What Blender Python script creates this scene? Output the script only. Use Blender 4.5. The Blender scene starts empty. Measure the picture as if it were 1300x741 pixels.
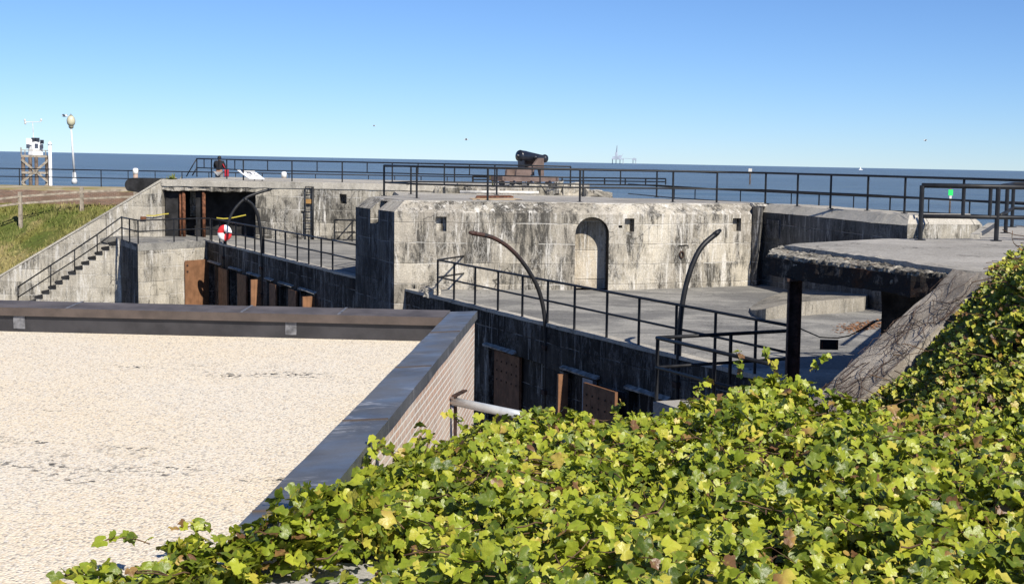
import bpy, bmesh, math, random
import numpy as np
from mathutils import Vector, Matrix, noise
from mathutils.geometry import intersect_line_line_2d
random.seed(7); RNG = np.random.default_rng(7)
SC = bpy.context.scene; COL = SC.collection
R = math.radians

# ------------------------------------------------------------------ camera (at the origin; metres; y = forward)
FPX, PPX, PPY, W = 1750.0, 780.0, 370.5, 1300.0
ROLL = math.atan(0.0192); PITCH = math.atan(163.47 / FPX)
cp, sp, cr, sr = math.cos(PITCH), math.sin(PITCH), math.cos(ROLL), math.sin(ROLL)
Fv = Vector((0, cp, -sp)); U0 = Vector((0, sp, cp)); X0 = Vector((1, 0, 0))
Rv = cr * X0 + sr * U0; Uv = cr * U0 - sr * X0
Rv = Rv.normalized(); Uv = Uv.normalized()
cam = bpy.data.cameras.new('camera'); cam_o = bpy.data.objects.new('camera', cam); COL.objects.link(cam_o)
m3 = Matrix((Rv, Uv, -Fv)).transposed(); cam_o.matrix_world = m3.to_4x4()
cam.sensor_width = 36; cam.lens = FPX / W * 36; cam.shift_x = (W / 2 - PPX) / W
cam.clip_start = 0.1; cam.clip_end = 90000; SC.camera = cam_o

def ray(px, py): return Fv + Rv * ((px - PPX) / FPX) + Uv * ((PPY - py) / FPX)
def P(px, py, z):                      # point of a level plane seen at a photo position
    r = ray(px, py); return r * (z / r.z)
def Pd(px, py, Y):                     # point at distance Y
    r = ray(px, py); return r * (Y / r.y)
def Pv(px, py, pt, d):                 # point of the upright plane through pt along d
    r = ray(px, py); n = Vector((d[1], -d[0], 0)); return r * (n.dot(pt) / n.dot(r))
def XD(px, Y):                         # ground x of a photo column at distance Y (near the horizon)
    r = ray(px, 260); return r.x / r.y * Y

ZD, ZB, ZP, ZF, ZS, ZG = -1.25, -1.2, -3.92, -7.4, -8.1, -2.15

# ------------------------------------------------------------------ mesh helpers
class MB:
    def __init__(s): s.v = []; s.f = []; s.mi = []; s.m = 0
    def add(s, vs, fs):
        o = len(s.v); s.v += [tuple(v) for v in vs]
        for f in fs: s.f.append([i + o for i in f]); s.mi.append(s.m)
        return s
    def prism(s, poly, z0, z1):        # poly: (x,y) list; z0/z1 numbers or lists
        n = len(poly); a0 = z0 if isinstance(z0, (list, tuple)) else [z0] * n; a1 = z1 if isinstance(z1, (list, tuple)) else [z1] * n
        area = sum(poly[i][0] * poly[(i + 1) % n][1] - poly[(i + 1) % n][0] * poly[i][1] for i in range(n))
        idx = list(range(n)) if area > 0 else list(range(n))[::-1]
        vs = [(poly[i][0], poly[i][1], a0[i]) for i in idx] + [(poly[i][0], poly[i][1], a1[i]) for i in idx]
        fs = [list(range(n))[::-1], list(range(n, 2 * n))] + [[i, (i + 1) % n, n + (i + 1) % n, n + i] for i in range(n)]
        return s.add(vs, fs)
    def slabxz(s, poly, y0, y1):       # poly in (x,z), extruded along y
        n = len(poly)
        area = sum(poly[i][0] * poly[(i + 1) % n][1] - poly[(i + 1) % n][0] * poly[i][1] for i in range(n))
        if area < 0: poly = poly[::-1]
        vs = [(p[0], y0, p[1]) for p in poly] + [(p[0], y1, p[1]) for p in poly]
        fs = [list(range(n)), list(range(n, 2 * n))[::-1]] + [[(i + 1) % n, i, n + i, n + (i + 1) % n] for i in range(n)]
        return s.add(vs, fs)
    def box(s, c, h, ax=None):         # centre, half sizes, axes
        c = Vector(c); ax = ax or (Vector((1, 0, 0)), Vector((0, 1, 0)), Vector((0, 0, 1)))
        vs = [c + ax[0] * (h[0] * i) + ax[1] * (h[1] * j) + ax[2] * (h[2] * k) for k in (-1, 1) for j in (-1, 1) for i in (-1, 1)]
        return s.add(vs, [[0, 2, 3, 1], [4, 5, 7, 6], [0, 1, 5, 4], [2, 6, 7, 3], [0, 4, 6, 2], [1, 3, 7, 5]])
    def bar(s, a, b, w, h, up=Vector((0, 0, 1))):
        a = Vector(a); b = Vector(b); d = (b - a); L = d.length; d.normalize()
        sd = d.cross(up); sd = sd.normalized() if sd.length > 1e-5 else Vector((1, 0, 0)); u2 = sd.cross(d)
        return s.box((a + b) / 2, (L / 2, w / 2, h / 2), (d, sd, u2))
    def tube(s, pts, r, n=8, cap=True):
        pts = [Vector(p) for p in pts]; rs = r if isinstance(r, (list, tuple)) else [r] * len(pts)
        vs = []; fs = []; prev = None
        for i, p in enumerate(pts):
            d = (pts[min(i + 1, len(pts) - 1)] - pts[max(i - 1, 0)]).normalized()
            if prev is None:
                a = d.cross(Vector((0, 0, 1)))
                if a.length < 1e-3: a = d.cross(Vector((0, 1, 0)))
                a.normalize()
            else:
                a = prev - d * prev.dot(d); a.normalize()
            prev = a; b = d.cross(a)
            for k in range(n):
                t = 2 * math.pi * k / n; vs.append(p + (a * math.cos(t) + b * math.sin(t)) * rs[i])
        for i in range(len(pts) - 1):
            for k in range(n):
                k2 = (k + 1) % n; fs.append([i * n + k, i * n + k2, (i + 1) * n + k2, (i + 1) * n + k])
        if cap: fs.append(list(range(n))[::-1]); fs.append([(len(pts) - 1) * n + k for k in range(n)])
        return s.add(vs, fs)
    def lathe(s, base, prof, axis=Vector((0, 0, 1)), n=16):   # prof: (distance along axis, radius)
        base = Vector(base); axis = axis.normalized()
        return s.tube([base + axis * h for h, r in prof], [max(r, .0005) for h, r in prof], n)

def rough(mb, amp, sc, maxlen, seed=0., lip=None):     # broken concrete: subdivide, then push by noise
    bm = bmesh.new(); vs = [bm.verts.new(v) for v in mb.v]
    for f in mb.f:
        try: bm.faces.new([vs[i] for i in f])
        except ValueError: pass
    bmesh.ops.triangulate(bm, faces=[f for f in bm.faces if len(f.verts) > 4])
    for it in range(7):
        es = [e for e in bm.edges if e.calc_length() > maxlen]
        if not es: break
        bmesh.ops.subdivide_edges(bm, edges=es, cuts=1, use_grid_fill=True)
    bm.normal_update()
    out = []
    for v in bm.verts:
        p = v.co / sc + Vector((seed, seed * 1.7, 0))
        d = noise.noise(p) * .6 + noise.noise(p * 2.7) * .4
        a = amp if lip is None else amp * lip(v.co)
        out.append(v.co + v.normal * d * a)
    for v, c in zip(bm.verts, out): v.co = c
    bm.verts.index_update()
    r = MB(); r.v = [tuple(v.co) for v in bm.verts]; r.f = [[v.index for v in f.verts] for f in bm.faces]; r.mi = [0] * len(r.f); bm.free()
    return r

def tag(o, label=None, cat=None, group=None, kind=None):
    if label: o['label'] = label
    if cat: o['category'] = cat
    if group: o['group'] = group
    if kind: o['kind'] = kind
    return o
def root_loc(o):
    L = Vector((0, 0, 0))
    while o: L += o.location; o = o.parent
    return L
def obj(name, mb, mats, parent=None, smooth=False, base=None):
    L = root_loc(parent) if parent else (Vector(base) if base is not None else Vector((0, 0, 0)))
    me = bpy.data.meshes.new(name)
    me.from_pydata([tuple(Vector(v) - L) for v in mb.v], [], mb.f)
    ms = mats if isinstance(mats, (list, tuple)) else [mats]
    for m in ms: me.materials.append(m)
    if len(ms) > 1: me.polygons.foreach_set('material_index', mb.mi)
    if smooth: me.polygons.foreach_set('use_smooth', [True] * len(me.polygons))
    me.update()
    o = bpy.data.objects.new(name, me); COL.objects.link(o)
    if parent: o.parent = parent
    else: o.location = L
    return o
def thing(name, label, cat, loc, group=None):
    o = bpy.data.objects.new(name, None); COL.objects.link(o); o.location = Vector(loc); o.empty_display_size = .3
    return tag(o, label, cat, group)
def one(name, mb, mats, label, cat, group=None, smooth=False):
    c = Vector((0, 0, 0))
    for v in mb.v: c += Vector(v)
    c /= len(mb.v); c.z = min(v[2] for v in mb.v)
    return tag(obj(name, mb, mats, None, smooth, c), label, cat, group)
def cut(o, cutters):                    # exact boolean holes
    cs = []
    for mb in cutters:
        c = obj('cutter', mb, []); c.location = Vector((0, 0, 0)); cs.append(c)
        md = o.modifiers.new('b', 'BOOLEAN'); md.operation = 'DIFFERENCE'; md.solver = 'EXACT'; md.object = c
    bpy.context.view_layer.update()
    ev = o.evaluated_get(bpy.context.evaluated_depsgraph_get()); me = bpy.data.meshes.new_from_object(ev)
    o.modifiers.clear(); o.data = me
    for c in cs: bpy.data.objects.remove(c, do_unlink=True)
def offset_poly(poly, d):               # inward for counter-clockwise
    n = len(poly); out = []
    for i in range(n):
        p0, p1, p2 = Vector(poly[i - 1]).to_2d(), Vector(poly[i]).to_2d(), Vector(poly[(i + 1) % n]).to_2d()
        e1 = (p1 - p0).normalized(); e2 = (p2 - p1).normalized()
        n1 = Vector((-e1.y, e1.x)); n2 = Vector((-e2.y, e2.x)); b = (n1 + n2); b = b / max(b.dot(n1), .3)
        out.append((p1.x + b.x * d, p1.y + b.y * d))
    return out

# ------------------------------------------------------------------ materials
class MT:
    def __init__(s, name, rough_=.8, spec=.3, metal=0.):
        s.m = bpy.data.materials.new(name); s.m.use_nodes = True; s.t = s.m.node_tree
        s.b = s.t.nodes['Principled BSDF']; s.b.inputs['Roughness'].default_value = rough_
        s.b.inputs['Specular IOR Level'].default_value = spec; s.b.inputs['Metallic'].default_value = metal
        s.pos = None
    def put(s, sock, v):
        if hasattr(v, 'is_output'): s.t.links.new(v, sock)
        elif isinstance(v, (tuple, list)) and len(v) == 3 and sock.type == 'RGBA': sock.default_value = (*v, 1)
        else: sock.default_value = v
    def P(s):
        if s.pos is None: s.pos = s.t.nodes.new('ShaderNodeNewGeometry')
        return s.pos.outputs['Position']
    def geo(s, k): s.P(); return s.pos.outputs[k]
    def scale(s, v, sc):
        n = s.t.nodes.new('ShaderNodeVectorMath'); n.operation = 'MULTIPLY'; s.put(n.inputs[0], v); n.inputs[1].default_value = sc; return n.outputs[0]
    def noise(s, sc=(1, 1, 1), scale=1., detail=6., rough_=.6, dist=0., off=0.):
        n = s.t.nodes.new('ShaderNodeTexNoise'); v = s.scale(s.P(), sc)
        if off:
            a = s.t.nodes.new('ShaderNodeVectorMath'); a.operation = 'ADD'; s.t.links.new(v, a.inputs[0]); a.inputs[1].default_value = (off, off * .7, off * .3); v = a.outputs[0]
        s.put(n.inputs['Vector'], v); n.inputs['Scale'].default_value = scale; n.inputs['Detail'].default_value = detail
        n.inputs['Roughness'].default_value = rough_; n.inputs['Distortion'].default_value = dist; return n.outputs[0]
    def ramp(s, v, a, b, lo=0., hi=1.):
        n = s.t.nodes.new('ShaderNodeMapRange'); n.interpolation_type = 'SMOOTHSTEP'; s.put(n.inputs[0], v)
        for i, x in ((1, a), (2, b), (3, lo), (4, hi)): n.inputs[i].default_value = x
        return n.outputs[0]
    def math(s, op, a, b=None, c=None):
        n = s.t.nodes.new('ShaderNodeMath'); n.operation = op; s.put(n.inputs[0], a)
        if b is not None: s.put(n.inputs[1], b)
        if c is not None: s.put(n.inputs[2], c)
        return n.outputs[0]
    def mix(s, f, a, b, blend='MIX'):
        n = s.t.nodes.new('ShaderNodeMix'); n.data_type = 'RGBA'; n.blend_type = blend
        s.put(n.inputs[0], f); s.put(n.inputs[6], a); s.put(n.inputs[7], b); return n.outputs[2]
    def sep(s):
        n = s.t.nodes.new('ShaderNodeSeparateXYZ'); s.put(n.inputs[0], s.P()); return n.outputs
    def comb(s, x, y, z):
        n = s.t.nodes.new('ShaderNodeCombineXYZ'); s.put(n.inputs[0], x); s.put(n.inputs[1], y); s.put(n.inputs[2], z); return n.outputs[0]
    def col(s, v): s.put(s.b.inputs['Base Color'], v); return s
    def bump(s, h, strength=.3, dist=.02):
        n = s.t.nodes.new('ShaderNodeBump'); n.inputs['Strength'].default_value = strength; n.inputs['Distance'].default_value = dist
        s.put(n.inputs['Height'], h); s.t.links.new(n.outputs[0], s.b.inputs['Normal']); return s

def simple(name, c, rough_=.6, spec=.4, metal=0., var=.25, sc=3., bump=0.):
    t = MT(name, rough_, spec, metal); n = t.noise(scale=sc, detail=5)
    d = tuple(x * (1 - var) for x in c); h = tuple(min(1, x * (1 + var)) for x in c)
    t.col(t.mix(t.ramp(n, .3, .7), d, h))
    if bump: t.bump(n, bump, .02)
    return t.m

def concrete(name, A, B, stain=(.50, .66), stain_k=.85, streak=.5, white=.5, line=.62, dark=(.035, .034, .032), bumpk=.5, off=0., wcol=(.62, .60, .56), warm=0.):
    t = MT(name, .92, .15)
    c = t.mix(t.ramp(t.noise(scale=.45, detail=7, off=off), .35, .65), A, B)
    if warm: c = t.mix(t.ramp(t.noise(scale=.8, detail=4, off=off + 4), .5, .75, 0, warm), c, (.34, .22, .10))
    z = t.sep()[2]
    # boards / pour lines
    if line:
        zz = t.math('ADD', z, t.math('MULTIPLY', t.noise(scale=1.3, detail=3, off=off + 9), .06))
        fr = t.math('FRACT', t.math('DIVIDE', zz, line))
        ln = t.math('MINIMUM', fr, t.math('SUBTRACT', 1., fr))
        lm = t.ramp(ln, .0, .03, 1, 0)
        fr2 = t.math('FRACT', t.math('DIVIDE', zz, line / 3.1)); bd = t.ramp(t.math('MINIMUM', fr2, t.math('SUBTRACT', 1., fr2)), 0, .09, .35, 0)
        c = t.mix(t.math('MULTIPLY', bd, t.ramp(t.noise(scale=2, off=off + 3), .4, .6)), c, tuple(x * .45 for x in A))
        # courses weathered differently
        cid = t.math('FLOOR', t.math('DIVIDE', zz, line))
        nn = t.t.nodes.new('ShaderNodeTexNoise'); nn.inputs['Scale'].default_value = .55; nn.inputs['Detail'].default_value = 3
        t.put(nn.inputs['Vector'], t.comb(t.sep()[0], t.sep()[1], t.math('MULTIPLY', cid, 7.3)))
        course = nn.outputs[0]
    big = t.noise((1, 1, .8), .38, 8, .62, .4, off + 1)
    st = t.noise((1, 1, .5), 1.7, 14, .78, .4, off + 2)
    m1 = t.math('MULTIPLY', t.math('ADD', big, t.math('MULTIPLY', st, 1.05)), .49)
    if line: m1 = t.math('ADD', m1, t.math('MULTIPLY', t.math('SUBTRACT', course, .5), .45))
    sm = t.ramp(m1, stain[0] - .06, stain[1] + .03, 0, stain_k * .72)
    c = t.mix(sm, c, tuple(.22 * x + .55 * d_ for x, d_ in zip(A, dark)))
    s2 = t.noise((1.9, 1.9, .42), 1.5, 14, .8, .5, off + 23)
    m2 = t.math('ADD', t.math('MULTIPLY', s2, .62), t.math('MULTIPLY', m1, .42))
    c = t.mix(t.ramp(m2, stain[0] + .055, stain[1] + .03, 0, stain_k), c, dark)
    sk = t.noise((8, 8, .3), 1.0, 8, .75, .15, off + 6)
    skm = t.math('MULTIPLY', t.ramp(sk, .48, .66), t.ramp(t.noise((1, 1, .4), .8, 4, .6, 0., off + 8), .42, .6, 0, streak))
    c = t.mix(skm, c, tuple(x * 1.3 for x in dark))
    # hairline cracks
    vo = t.t.nodes.new('ShaderNodeTexVoronoi'); vo.feature = 'DISTANCE_TO_EDGE'; vo.inputs['Scale'].default_value = .55
    nz = t.t.nodes.new('ShaderNodeTexNoise'); nz.inputs['Scale'].default_value = 1.6; nz.inputs['Detail'].default_value = 6; t.put(nz.inputs['Vector'], t.P())
    av = t.t.nodes.new('ShaderNodeVectorMath'); av.operation = 'MULTIPLY_ADD'; t.t.links.new(nz.outputs['Color'], av.inputs[0]); av.inputs[1].default_value = (1.1, 1.1, 1.1); t.t.links.new(t.P(), av.inputs[2]); t.t.links.new(av.outputs[0], vo.inputs['Vector'])
    crk = t.math('MULTIPLY', t.ramp(vo.outputs['Distance'], .0, .014, 1, 0), t.ramp(t.noise(scale=.6, detail=3, off=off + 31), .48, .58, 0, .9))
    c = t.mix(crk, c, tuple(x * .6 for x in dark))
    if white:
        wn = t.noise((2.2, 2.2, 1.1), .9, 12, .78, .2, off + 11)
        wr = t.math('ABSOLUTE', t.math('SUBTRACT', wn, .5))
        wm = t.math('MULTIPLY', t.ramp(wr, .0, .02, .55, 0), t.ramp(t.noise(scale=.5, detail=3, off=off + 12), .42, .55, 0, white))
        ws = t.math('MULTIPLY', t.ramp(t.noise((5, 5, .55), 1., 12, .8, .4, off + 15), .51, .62), t.ramp(t.noise((1, 1, .8), .55, 5, .6, 0., off + 14), .40, .54, 0, white))
        c = t.mix(t.math('MAXIMUM', wm, ws), c, wcol)
        if line: c = t.mix(t.math('MULTIPLY', lm, t.ramp(t.noise(scale=.9, detail=4, off=off + 17), .46, .56, 0, white)), c, wcol)
    if line: c = t.mix(t.math('MULTIPLY', lm, t.ramp(t.noise(scale=1.1, detail=4, off=off + 19), .5, .6, 0, .8)), c, tuple(x * .3 for x in A))
    g = t.noise(scale=26, detail=6, rough_=.75)
    c = t.mix(.5, c, t.mix(t.ramp(g, .25, .75), (.2, .2, .2), (.8, .8, .8)), 'OVERLAY')
    t.col(c)
    h = t.math('ADD', t.math('MULTIPLY', t.noise(scale=4, detail=10, rough_=.7), 1.), t.math('MULTIPLY', g, .3))
    if line: h = t.math('SUBTRACT', h, t.math('MULTIPLY', lm, .6))
    t.bump(h, bumpk, .06)
    return t.m

M = {}
M['conc_wall'] = concrete('weathered_concrete', (.54, .495, .41), (.34, .31, .265), (.46, .55), .84, .7, 1.)
M['conc_stair'] = concrete('pale_concrete', (.52, .48, .40), (.38, .35, .295), (.485, .58), .82, .85, 1., off=20.)
M['conc_far'] = concrete('grey_concrete', (.46, .425, .355), (.30, .28, .24), (.46, .55), .84, .95, 1., off=33.)
M['conc_dark'] = concrete('mildew_shade_concrete', (.15, .142, .13), (.09, .086, .08), (.43, .56), .85, .8, .7, dark=(.022, .022, .024), off=41., wcol=(.34, .34, .35))  # mildew tone deepened to carry the shade of left-facing sides
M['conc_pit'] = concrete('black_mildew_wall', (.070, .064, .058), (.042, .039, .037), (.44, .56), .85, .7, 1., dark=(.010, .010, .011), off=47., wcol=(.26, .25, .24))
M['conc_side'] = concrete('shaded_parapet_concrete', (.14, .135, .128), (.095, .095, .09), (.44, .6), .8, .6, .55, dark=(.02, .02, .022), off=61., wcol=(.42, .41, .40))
M['conc_top'] = concrete('sunbleached_concrete', (.46, .43, .375), (.36, .34, .30), (.52, .64), .7, .0, .3, 0, off=53., bumpk=.6)
M['conc_deck'] = concrete('deck_concrete', (.38, .36, .33), (.29, .275, .25), (.52, .66), .6, .0, .3, 0, off=58., bumpk=.4)
D1_ = (.489, -.872)
def platform_mat():
    t = MT('platform_concrete', .9, .2)
    c = t.mix(t.ramp(t.noise((.7, 1.1, 1), .45, 9, .68, .3), .40, .60), (.17, .167, .16), (.31, .30, .275))
    c = t.mix(t.ramp(t.noise((.8, 2.2, 1), .8, 9, .7, .4, 5), .52, .64, 0, .6), c, (.12, .12, .12))
    c = t.mix(t.ramp(t.noise((1.2, 1.2, 1), 1.4, 9, .75, .2, 9), .6, .68, 0, .6), c, (.50, .48, .45))
    w = t.math('ABSOLUTE', t.math('SUBTRACT', t.noise(scale=.35, detail=8, rough_=.62, dist=.7, off=13), .5))
    c = t.mix(t.ramp(w, 0, .006, .7, 0), c, (.07, .07, .07))
    jx, jy, jz = t.sep()
    ju = t.math('ADD', t.math('MULTIPLY', jx, D1_[0]), t.math('MULTIPLY', jy, D1_[1])); jv = t.math('SUBTRACT', t.math('MULTIPLY', jx, D1_[1]), t.math('MULTIPLY', jy, D1_[0]))
    for jj, sz in ((ju, 5.6), (jv, 4.3)):
        f_ = t.math('ABSOLUTE', t.math('SUBTRACT', t.math('FRACT', t.math('DIVIDE', jj, sz)), .5)); c = t.mix(t.math('MULTIPLY', t.ramp(f_, 0, .004, .8, 0), t.ramp(t.noise(scale=.8, detail=4), .35, .5, .3, 1)), c, (.05, .05, .048))
    g = t.noise(scale=22, detail=6, rough_=.75)
    c = t.mix(.5, c, t.mix(t.ramp(g, .25, .75), (.2, .2, .2), (.8, .8, .8)), 'OVERLAY')
    t.col(c); t.bump(t.noise(scale=6, detail=9, rough_=.7), .35, .04); return t.m
M['platform'] = platform_mat()
M['shade_dark'] = simple('shade_black_concrete', (.045, .04, .036), .95, .1, var=.6, sc=3., bump=.4)  # shade of the niche and under-slab wall put into the colour
def rubble_mat():
    t = MT('broken_aggregate', .95, .15)
    v = t.t.nodes.new('ShaderNodeTexVoronoi'); t.put(v.inputs['Vector'], t.P()); v.inputs['Scale'].default_value = 14
    c = t.mix(t.ramp(t.noise(scale=3.2, detail=8, rough_=.75), .40, .56), (.035, .033, .03), (.60, .56, .48))
    c = t.mix(t.ramp(v.outputs['Distance'], .1, .45, .0, .55), c, (.07, .065, .06))
    c = t.mix(t.ramp(t.noise(scale=5, detail=4, off=3), .6, .7, 0, .7), c, (.10, .055, .03))
    t.col(c); t.bump(t.noise(scale=12, detail=8, rough_=.8), .9, .06); return t.m
M['rubble'] = rubble_mat()
def fascia_mat():
    t = MT('crumbling_black_fascia', .95, .15)
    c = t.mix(t.ramp(t.noise(scale=4, detail=9, rough_=.75), .54, .66), (.03, .027, .026), (.20, .17, .14))
    c = t.mix(t.ramp(t.noise(scale=1.3, detail=5, off=7), .55, .68, 0, .8), c, (.07, .035, .02))
    t.col(c); t.bump(t.noise(scale=9, detail=9, rough_=.75), .9, .05); return t.m
M['fascia'] = fascia_mat()
def wing_mat():
    t = MT('exposed_aggregate', .95, .2)
    c = t.mix(t.ramp(t.noise(scale=1.2, detail=9, rough_=.7), .4, .62), (.20, .175, .15), (.40, .36, .31))
    c = t.mix(t.ramp(t.noise(scale=30, detail=5, rough_=.8), .55, .68, 0, .9), c, (.50, .46, .41))
    c = t.mix(t.ramp(t.noise(scale=24, detail=5, rough_=.8, off=5), .56, .7, 0, .8), c, (.05, .045, .04))
    t.col(c); t.bump(t.noise(scale=28, detail=8, rough_=.8), .8, .03); return t.m
M['wing'] = wing_mat()
def gravel_mat():
    t = MT('gravel_roof', .95, .15)
    v = t.t.nodes.new('ShaderNodeTexVoronoi'); t.put(v.inputs['Vector'], t.P()); v.inputs['Scale'].default_value = 60
    s2 = t.t.nodes.new('ShaderNodeSeparateColor'); t.t.links.new(v.outputs['Color'], s2.inputs[0])
    c = t.mix(t.ramp(t.noise(scale=.5, detail=6), .35, .65), (.87, .76, .58), (.85, .77, .63))
    c = t.mix(t.ramp(s2.outputs[0], .62, 1., 0, .6), c, (.62, .46, .31))
    c = t.mix(t.ramp(s2.outputs[1], .6, 1., 0, .6), c, (.78, .77, .74))
    c = t.mix(t.ramp(s2.outputs[2], .80, .97, 0, .75), c, (.26, .24, .23))
    c = t.mix(t.ramp(v.outputs['Distance'], .3, .75, 0, .28), c, (.35, .29, .22))
    # bare tar showing through in short streaks
    tn = t.noise((.5, 1.1, 1), .7, 4, .55, .5, 21); tf = t.noise((12, 12, 1), 1.4, 4, .6, .3, 4)
    tar = t.math('MULTIPLY', t.ramp(tn, .60, .66), t.ramp(tf, .55, .58))
    c = t.mix(tar, c, (.03, .032, .035))
    t.col(c); t.bump(t.math('SUBTRACT', 1., v.outputs['Distance']), .7, .012); return t.m
M['gravel'] = gravel_mat()
def brick_mat():
    t = MT('washed_brick', .9, .2)
    b = t.t.nodes.new('ShaderNodeTexBrick'); x, y, z = t.sep()
    t.put(b.inputs['Vector'], t.comb(t.math('ADD', y, t.math('MULTIPLY', x, 1.)), z, 0.))
    for k, v in (('Scale', 1.), ('Mortar Size', .011), ('Mortar Smooth', .25), ('Brick Width', .21), ('Row Height', .0715)): b.inputs[k].default_value = v
    b.inputs['Color1'].default_value = (.62, .38, .27, 1); b.inputs['Color2'].default_value = (.50, .36, .28, 1); b.inputs['Mortar'].default_value = (.84, .80, .74, 1)
    c = t.mix(t.ramp(t.noise(scale=1.0, detail=6, off=3), .36, .64, .1, .6), b.outputs[0], (.80, .73, .64))
    c = t.mix(t.ramp(t.noise(scale=9, detail=6, rough_=.8), .55, .75, 0, .45), c, (.25, .2, .17))
    t.col(c); t.bump(t.math('ADD', t.math('MULTIPLY', b.outputs[1], -1.), t.math('MULTIPLY', t.noise(scale=30, detail=5), .4)), .6, .012); return t.m
M['brick'] = brick_mat()
def far_brick():
    t = MT('brick_ruin', .95, .15); b = t.t.nodes.new('ShaderNodeTexBrick'); x, y, z = t.sep()
    t.put(b.inputs['Vector'], t.comb(x, z, 0.))
    for k, v in (('Scale', 1.), ('Mortar Size', .012), ('Brick Width', .24), ('Row Height', .08)): b.inputs[k].default_value = v
    b.inputs['Color1'].default_value = (.23, .135, .10, 1); b.inputs['Color2'].default_value = (.15, .10, .08, 1); b.inputs['Mortar'].default_value = (.25, .2, .16, 1)
    c = t.mix(t.ramp(t.noise(scale=.7, detail=7), .45, .65, 0, .75), b.outputs[0], (.16, .11, .08))
    c = t.mix(t.ramp(t.noise(scale=1.4, detail=6, off=8), .55, .7, 0, .7), c, (.40, .33, .26))
    t.col(c); return t.m
M['far_brick'] = far_brick()
def cap_mat():
    t = MT('metal_coping', .42, .5)
    c = t.mix(t.ramp(t.noise(scale=1.2, detail=5), .35, .65), (.075, .08, .09), (.115, .12, .132))
    wn = t.noise((2.2, 7, 1), 1.3, 9, .78, .3, 2)
    c = t.mix(t.math('MULTIPLY', t.ramp(wn, .50, .62), t.ramp(t.noise(scale=.9, detail=3, off=6), .47, .58, 0, .8)), c, (.34, .35, .38))
    c = t.mix(t.ramp(t.noise(scale=60, detail=3), .68, .74, 0, .6), c, (.45, .45, .45))
    t.col(c); t.put(t.b.inputs['Roughness'], t.ramp(t.noise(scale=2.5, detail=6, off=9), .3, .7, .34, .6)); t.bump(t.noise(scale=1.7, detail=3), .15, .03); return t.m
M['cap'] = cap_mat()
M['cap_rear'] = simple('weathered_dark_coping', (.095, .085, .085), .65, .2, var=.35, sc=2.)
M['cap_brown'] = simple('brown_coping_edge', (.085, .065, .055), .5, .5)
M['felt'] = simple('black_roof_felt', (.035, .033, .036), .5, .5, var=.35, sc=2.2, bump=.2)
M['flash'] = simple('bare_aluminium_flashing', (.15, .15, .16), .5, .4, .2, var=.5, sc=9.)
M['canopy'] = simple('pale_drip_mould', (.26, .25, .235), .9, .15, var=.5, sc=5.)
M['black'] = simple('black_rail_paint', (.012, .013, .016), .5, .35, var=.4, sc=6.)
M['rust'] = simple('rusty_steel', (.13, .055, .03), .9, .2, var=.6, sc=7., bump=.4)
M['rustdark'] = simple('dark_rusty_steel', (.045, .027, .022), .85, .25, var=.6, sc=9., bump=.5)
M['door'] = simple('brown_door_paint', (.225, .115, .062), .65, .3, var=.2, sc=3.)
M['door_shade'] = simple('shaded_brown_door', (.15, .075, .042), .7, .25, var=.3, sc=4.)  # darker copy of the door paint for leaves lying in shade
M['dim'] = simple('near_black_masonry', (.025, .025, .027), .9, .2, var=.5, sc=2.)  # black paint, with shade of the steps and bunker room put in
M['greypost'] = simple('grey_painted_post', (.30, .31, .34), .7, .3)
M['zinc'] = simple('galvanised_pipe', (.52, .55, .58), .35, .5, .35, var=.15, sc=5.)
M['white'] = simple('white_paint', (.78, .79, .80), .55, .4, var=.1)
M['offwhite'] = simple('worn_white_paint', (.60, .58, .54), .7, .3, var=.25)
def davit_mat():
    t = MT('black_paint_over_rust', .6, .35)
    c = t.mix(t.math('MULTIPLY', t.ramp(t.sep()[2], -2.5, -1.9), t.ramp(t.noise(scale=6, detail=5), .35, .5)), (.014, .014, .016), (.055, .026, .02))
    t.col(t.mix(t.ramp(t.noise((9, 9, 4), 3., 5, .7, 0., 3), .68, .74, 0, .7), c, (.35, .35, .35))); t.bump(t.noise(scale=30, detail=4), .3, .01); return t.m
M['davit'] = davit_mat()
M['wood'] = simple('silvered_wood', (.30, .26, .21), .9, .15, var=.35, sc=5.)
M['pile'] = simple('dark_timber_pile', (.13, .10, .08), .9, .15, var=.5, sc=2.)
M['globe'] = simple('lamp_globe', (.52, .50, .36), .25, .5, var=.1)
M['lampmetal'] = simple('pale_lamp_post', (.62, .63, .64), .5, .4, var=.1)
M['lampcap'] = simple('lamp_cap_metal', (.20, .19, .15), .5, .4)
M['iron'] = simple('cannon_iron', (.012, .014, .022), .32, .6, var=.3, sc=4.)
M['carriage'] = simple('brown_carriage_paint', (.15, .11, .098), .8, .25, var=.25, sc=2.)
M['yellow'] = simple('yellow_plastic', (.50, .42, .06), .5, .4, var=.1)
M['red'] = simple('red_paint', (.62, .035, .04), .5, .4, var=.1)
M['green'] = simple('green_daymark', (.03, .75, .16), .6, .3, var=.1)
M['skin'] = simple('skin', (.38, .22, .15), .6, .3, var=.1)
M['hair'] = simple('dark_hair', (.015, .012, .01), .6, .3, var=.3)
M['jacket'] = simple('black_jacket', (.018, .017, .02), .8, .2, var=.3)
M['trousers'] = simple('grey_trousers', (.24, .24, .25), .85, .2, var=.15)
M['bag'] = simple('red_bag', (.55, .03, .05), .7, .25, var=.15)
M['rig'] = simple('hazy_rig_paint', (.33, .38, .46), .8, .2, var=.15, sc=.02)
M['panel_ink'] = simple('panel_print', (.10, .11, .14), .6, .3)
M['solar'] = simple('solar_panel', (.06, .07, .10), .3, .5)
M['bird'] = simple('gull_feathers', (.55, .54, .54), .8, .2)
M['soil'] = simple('leaf_litter', (.028, .020, .012), .95, .1, var=.6, sc=9., bump=.8)
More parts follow.
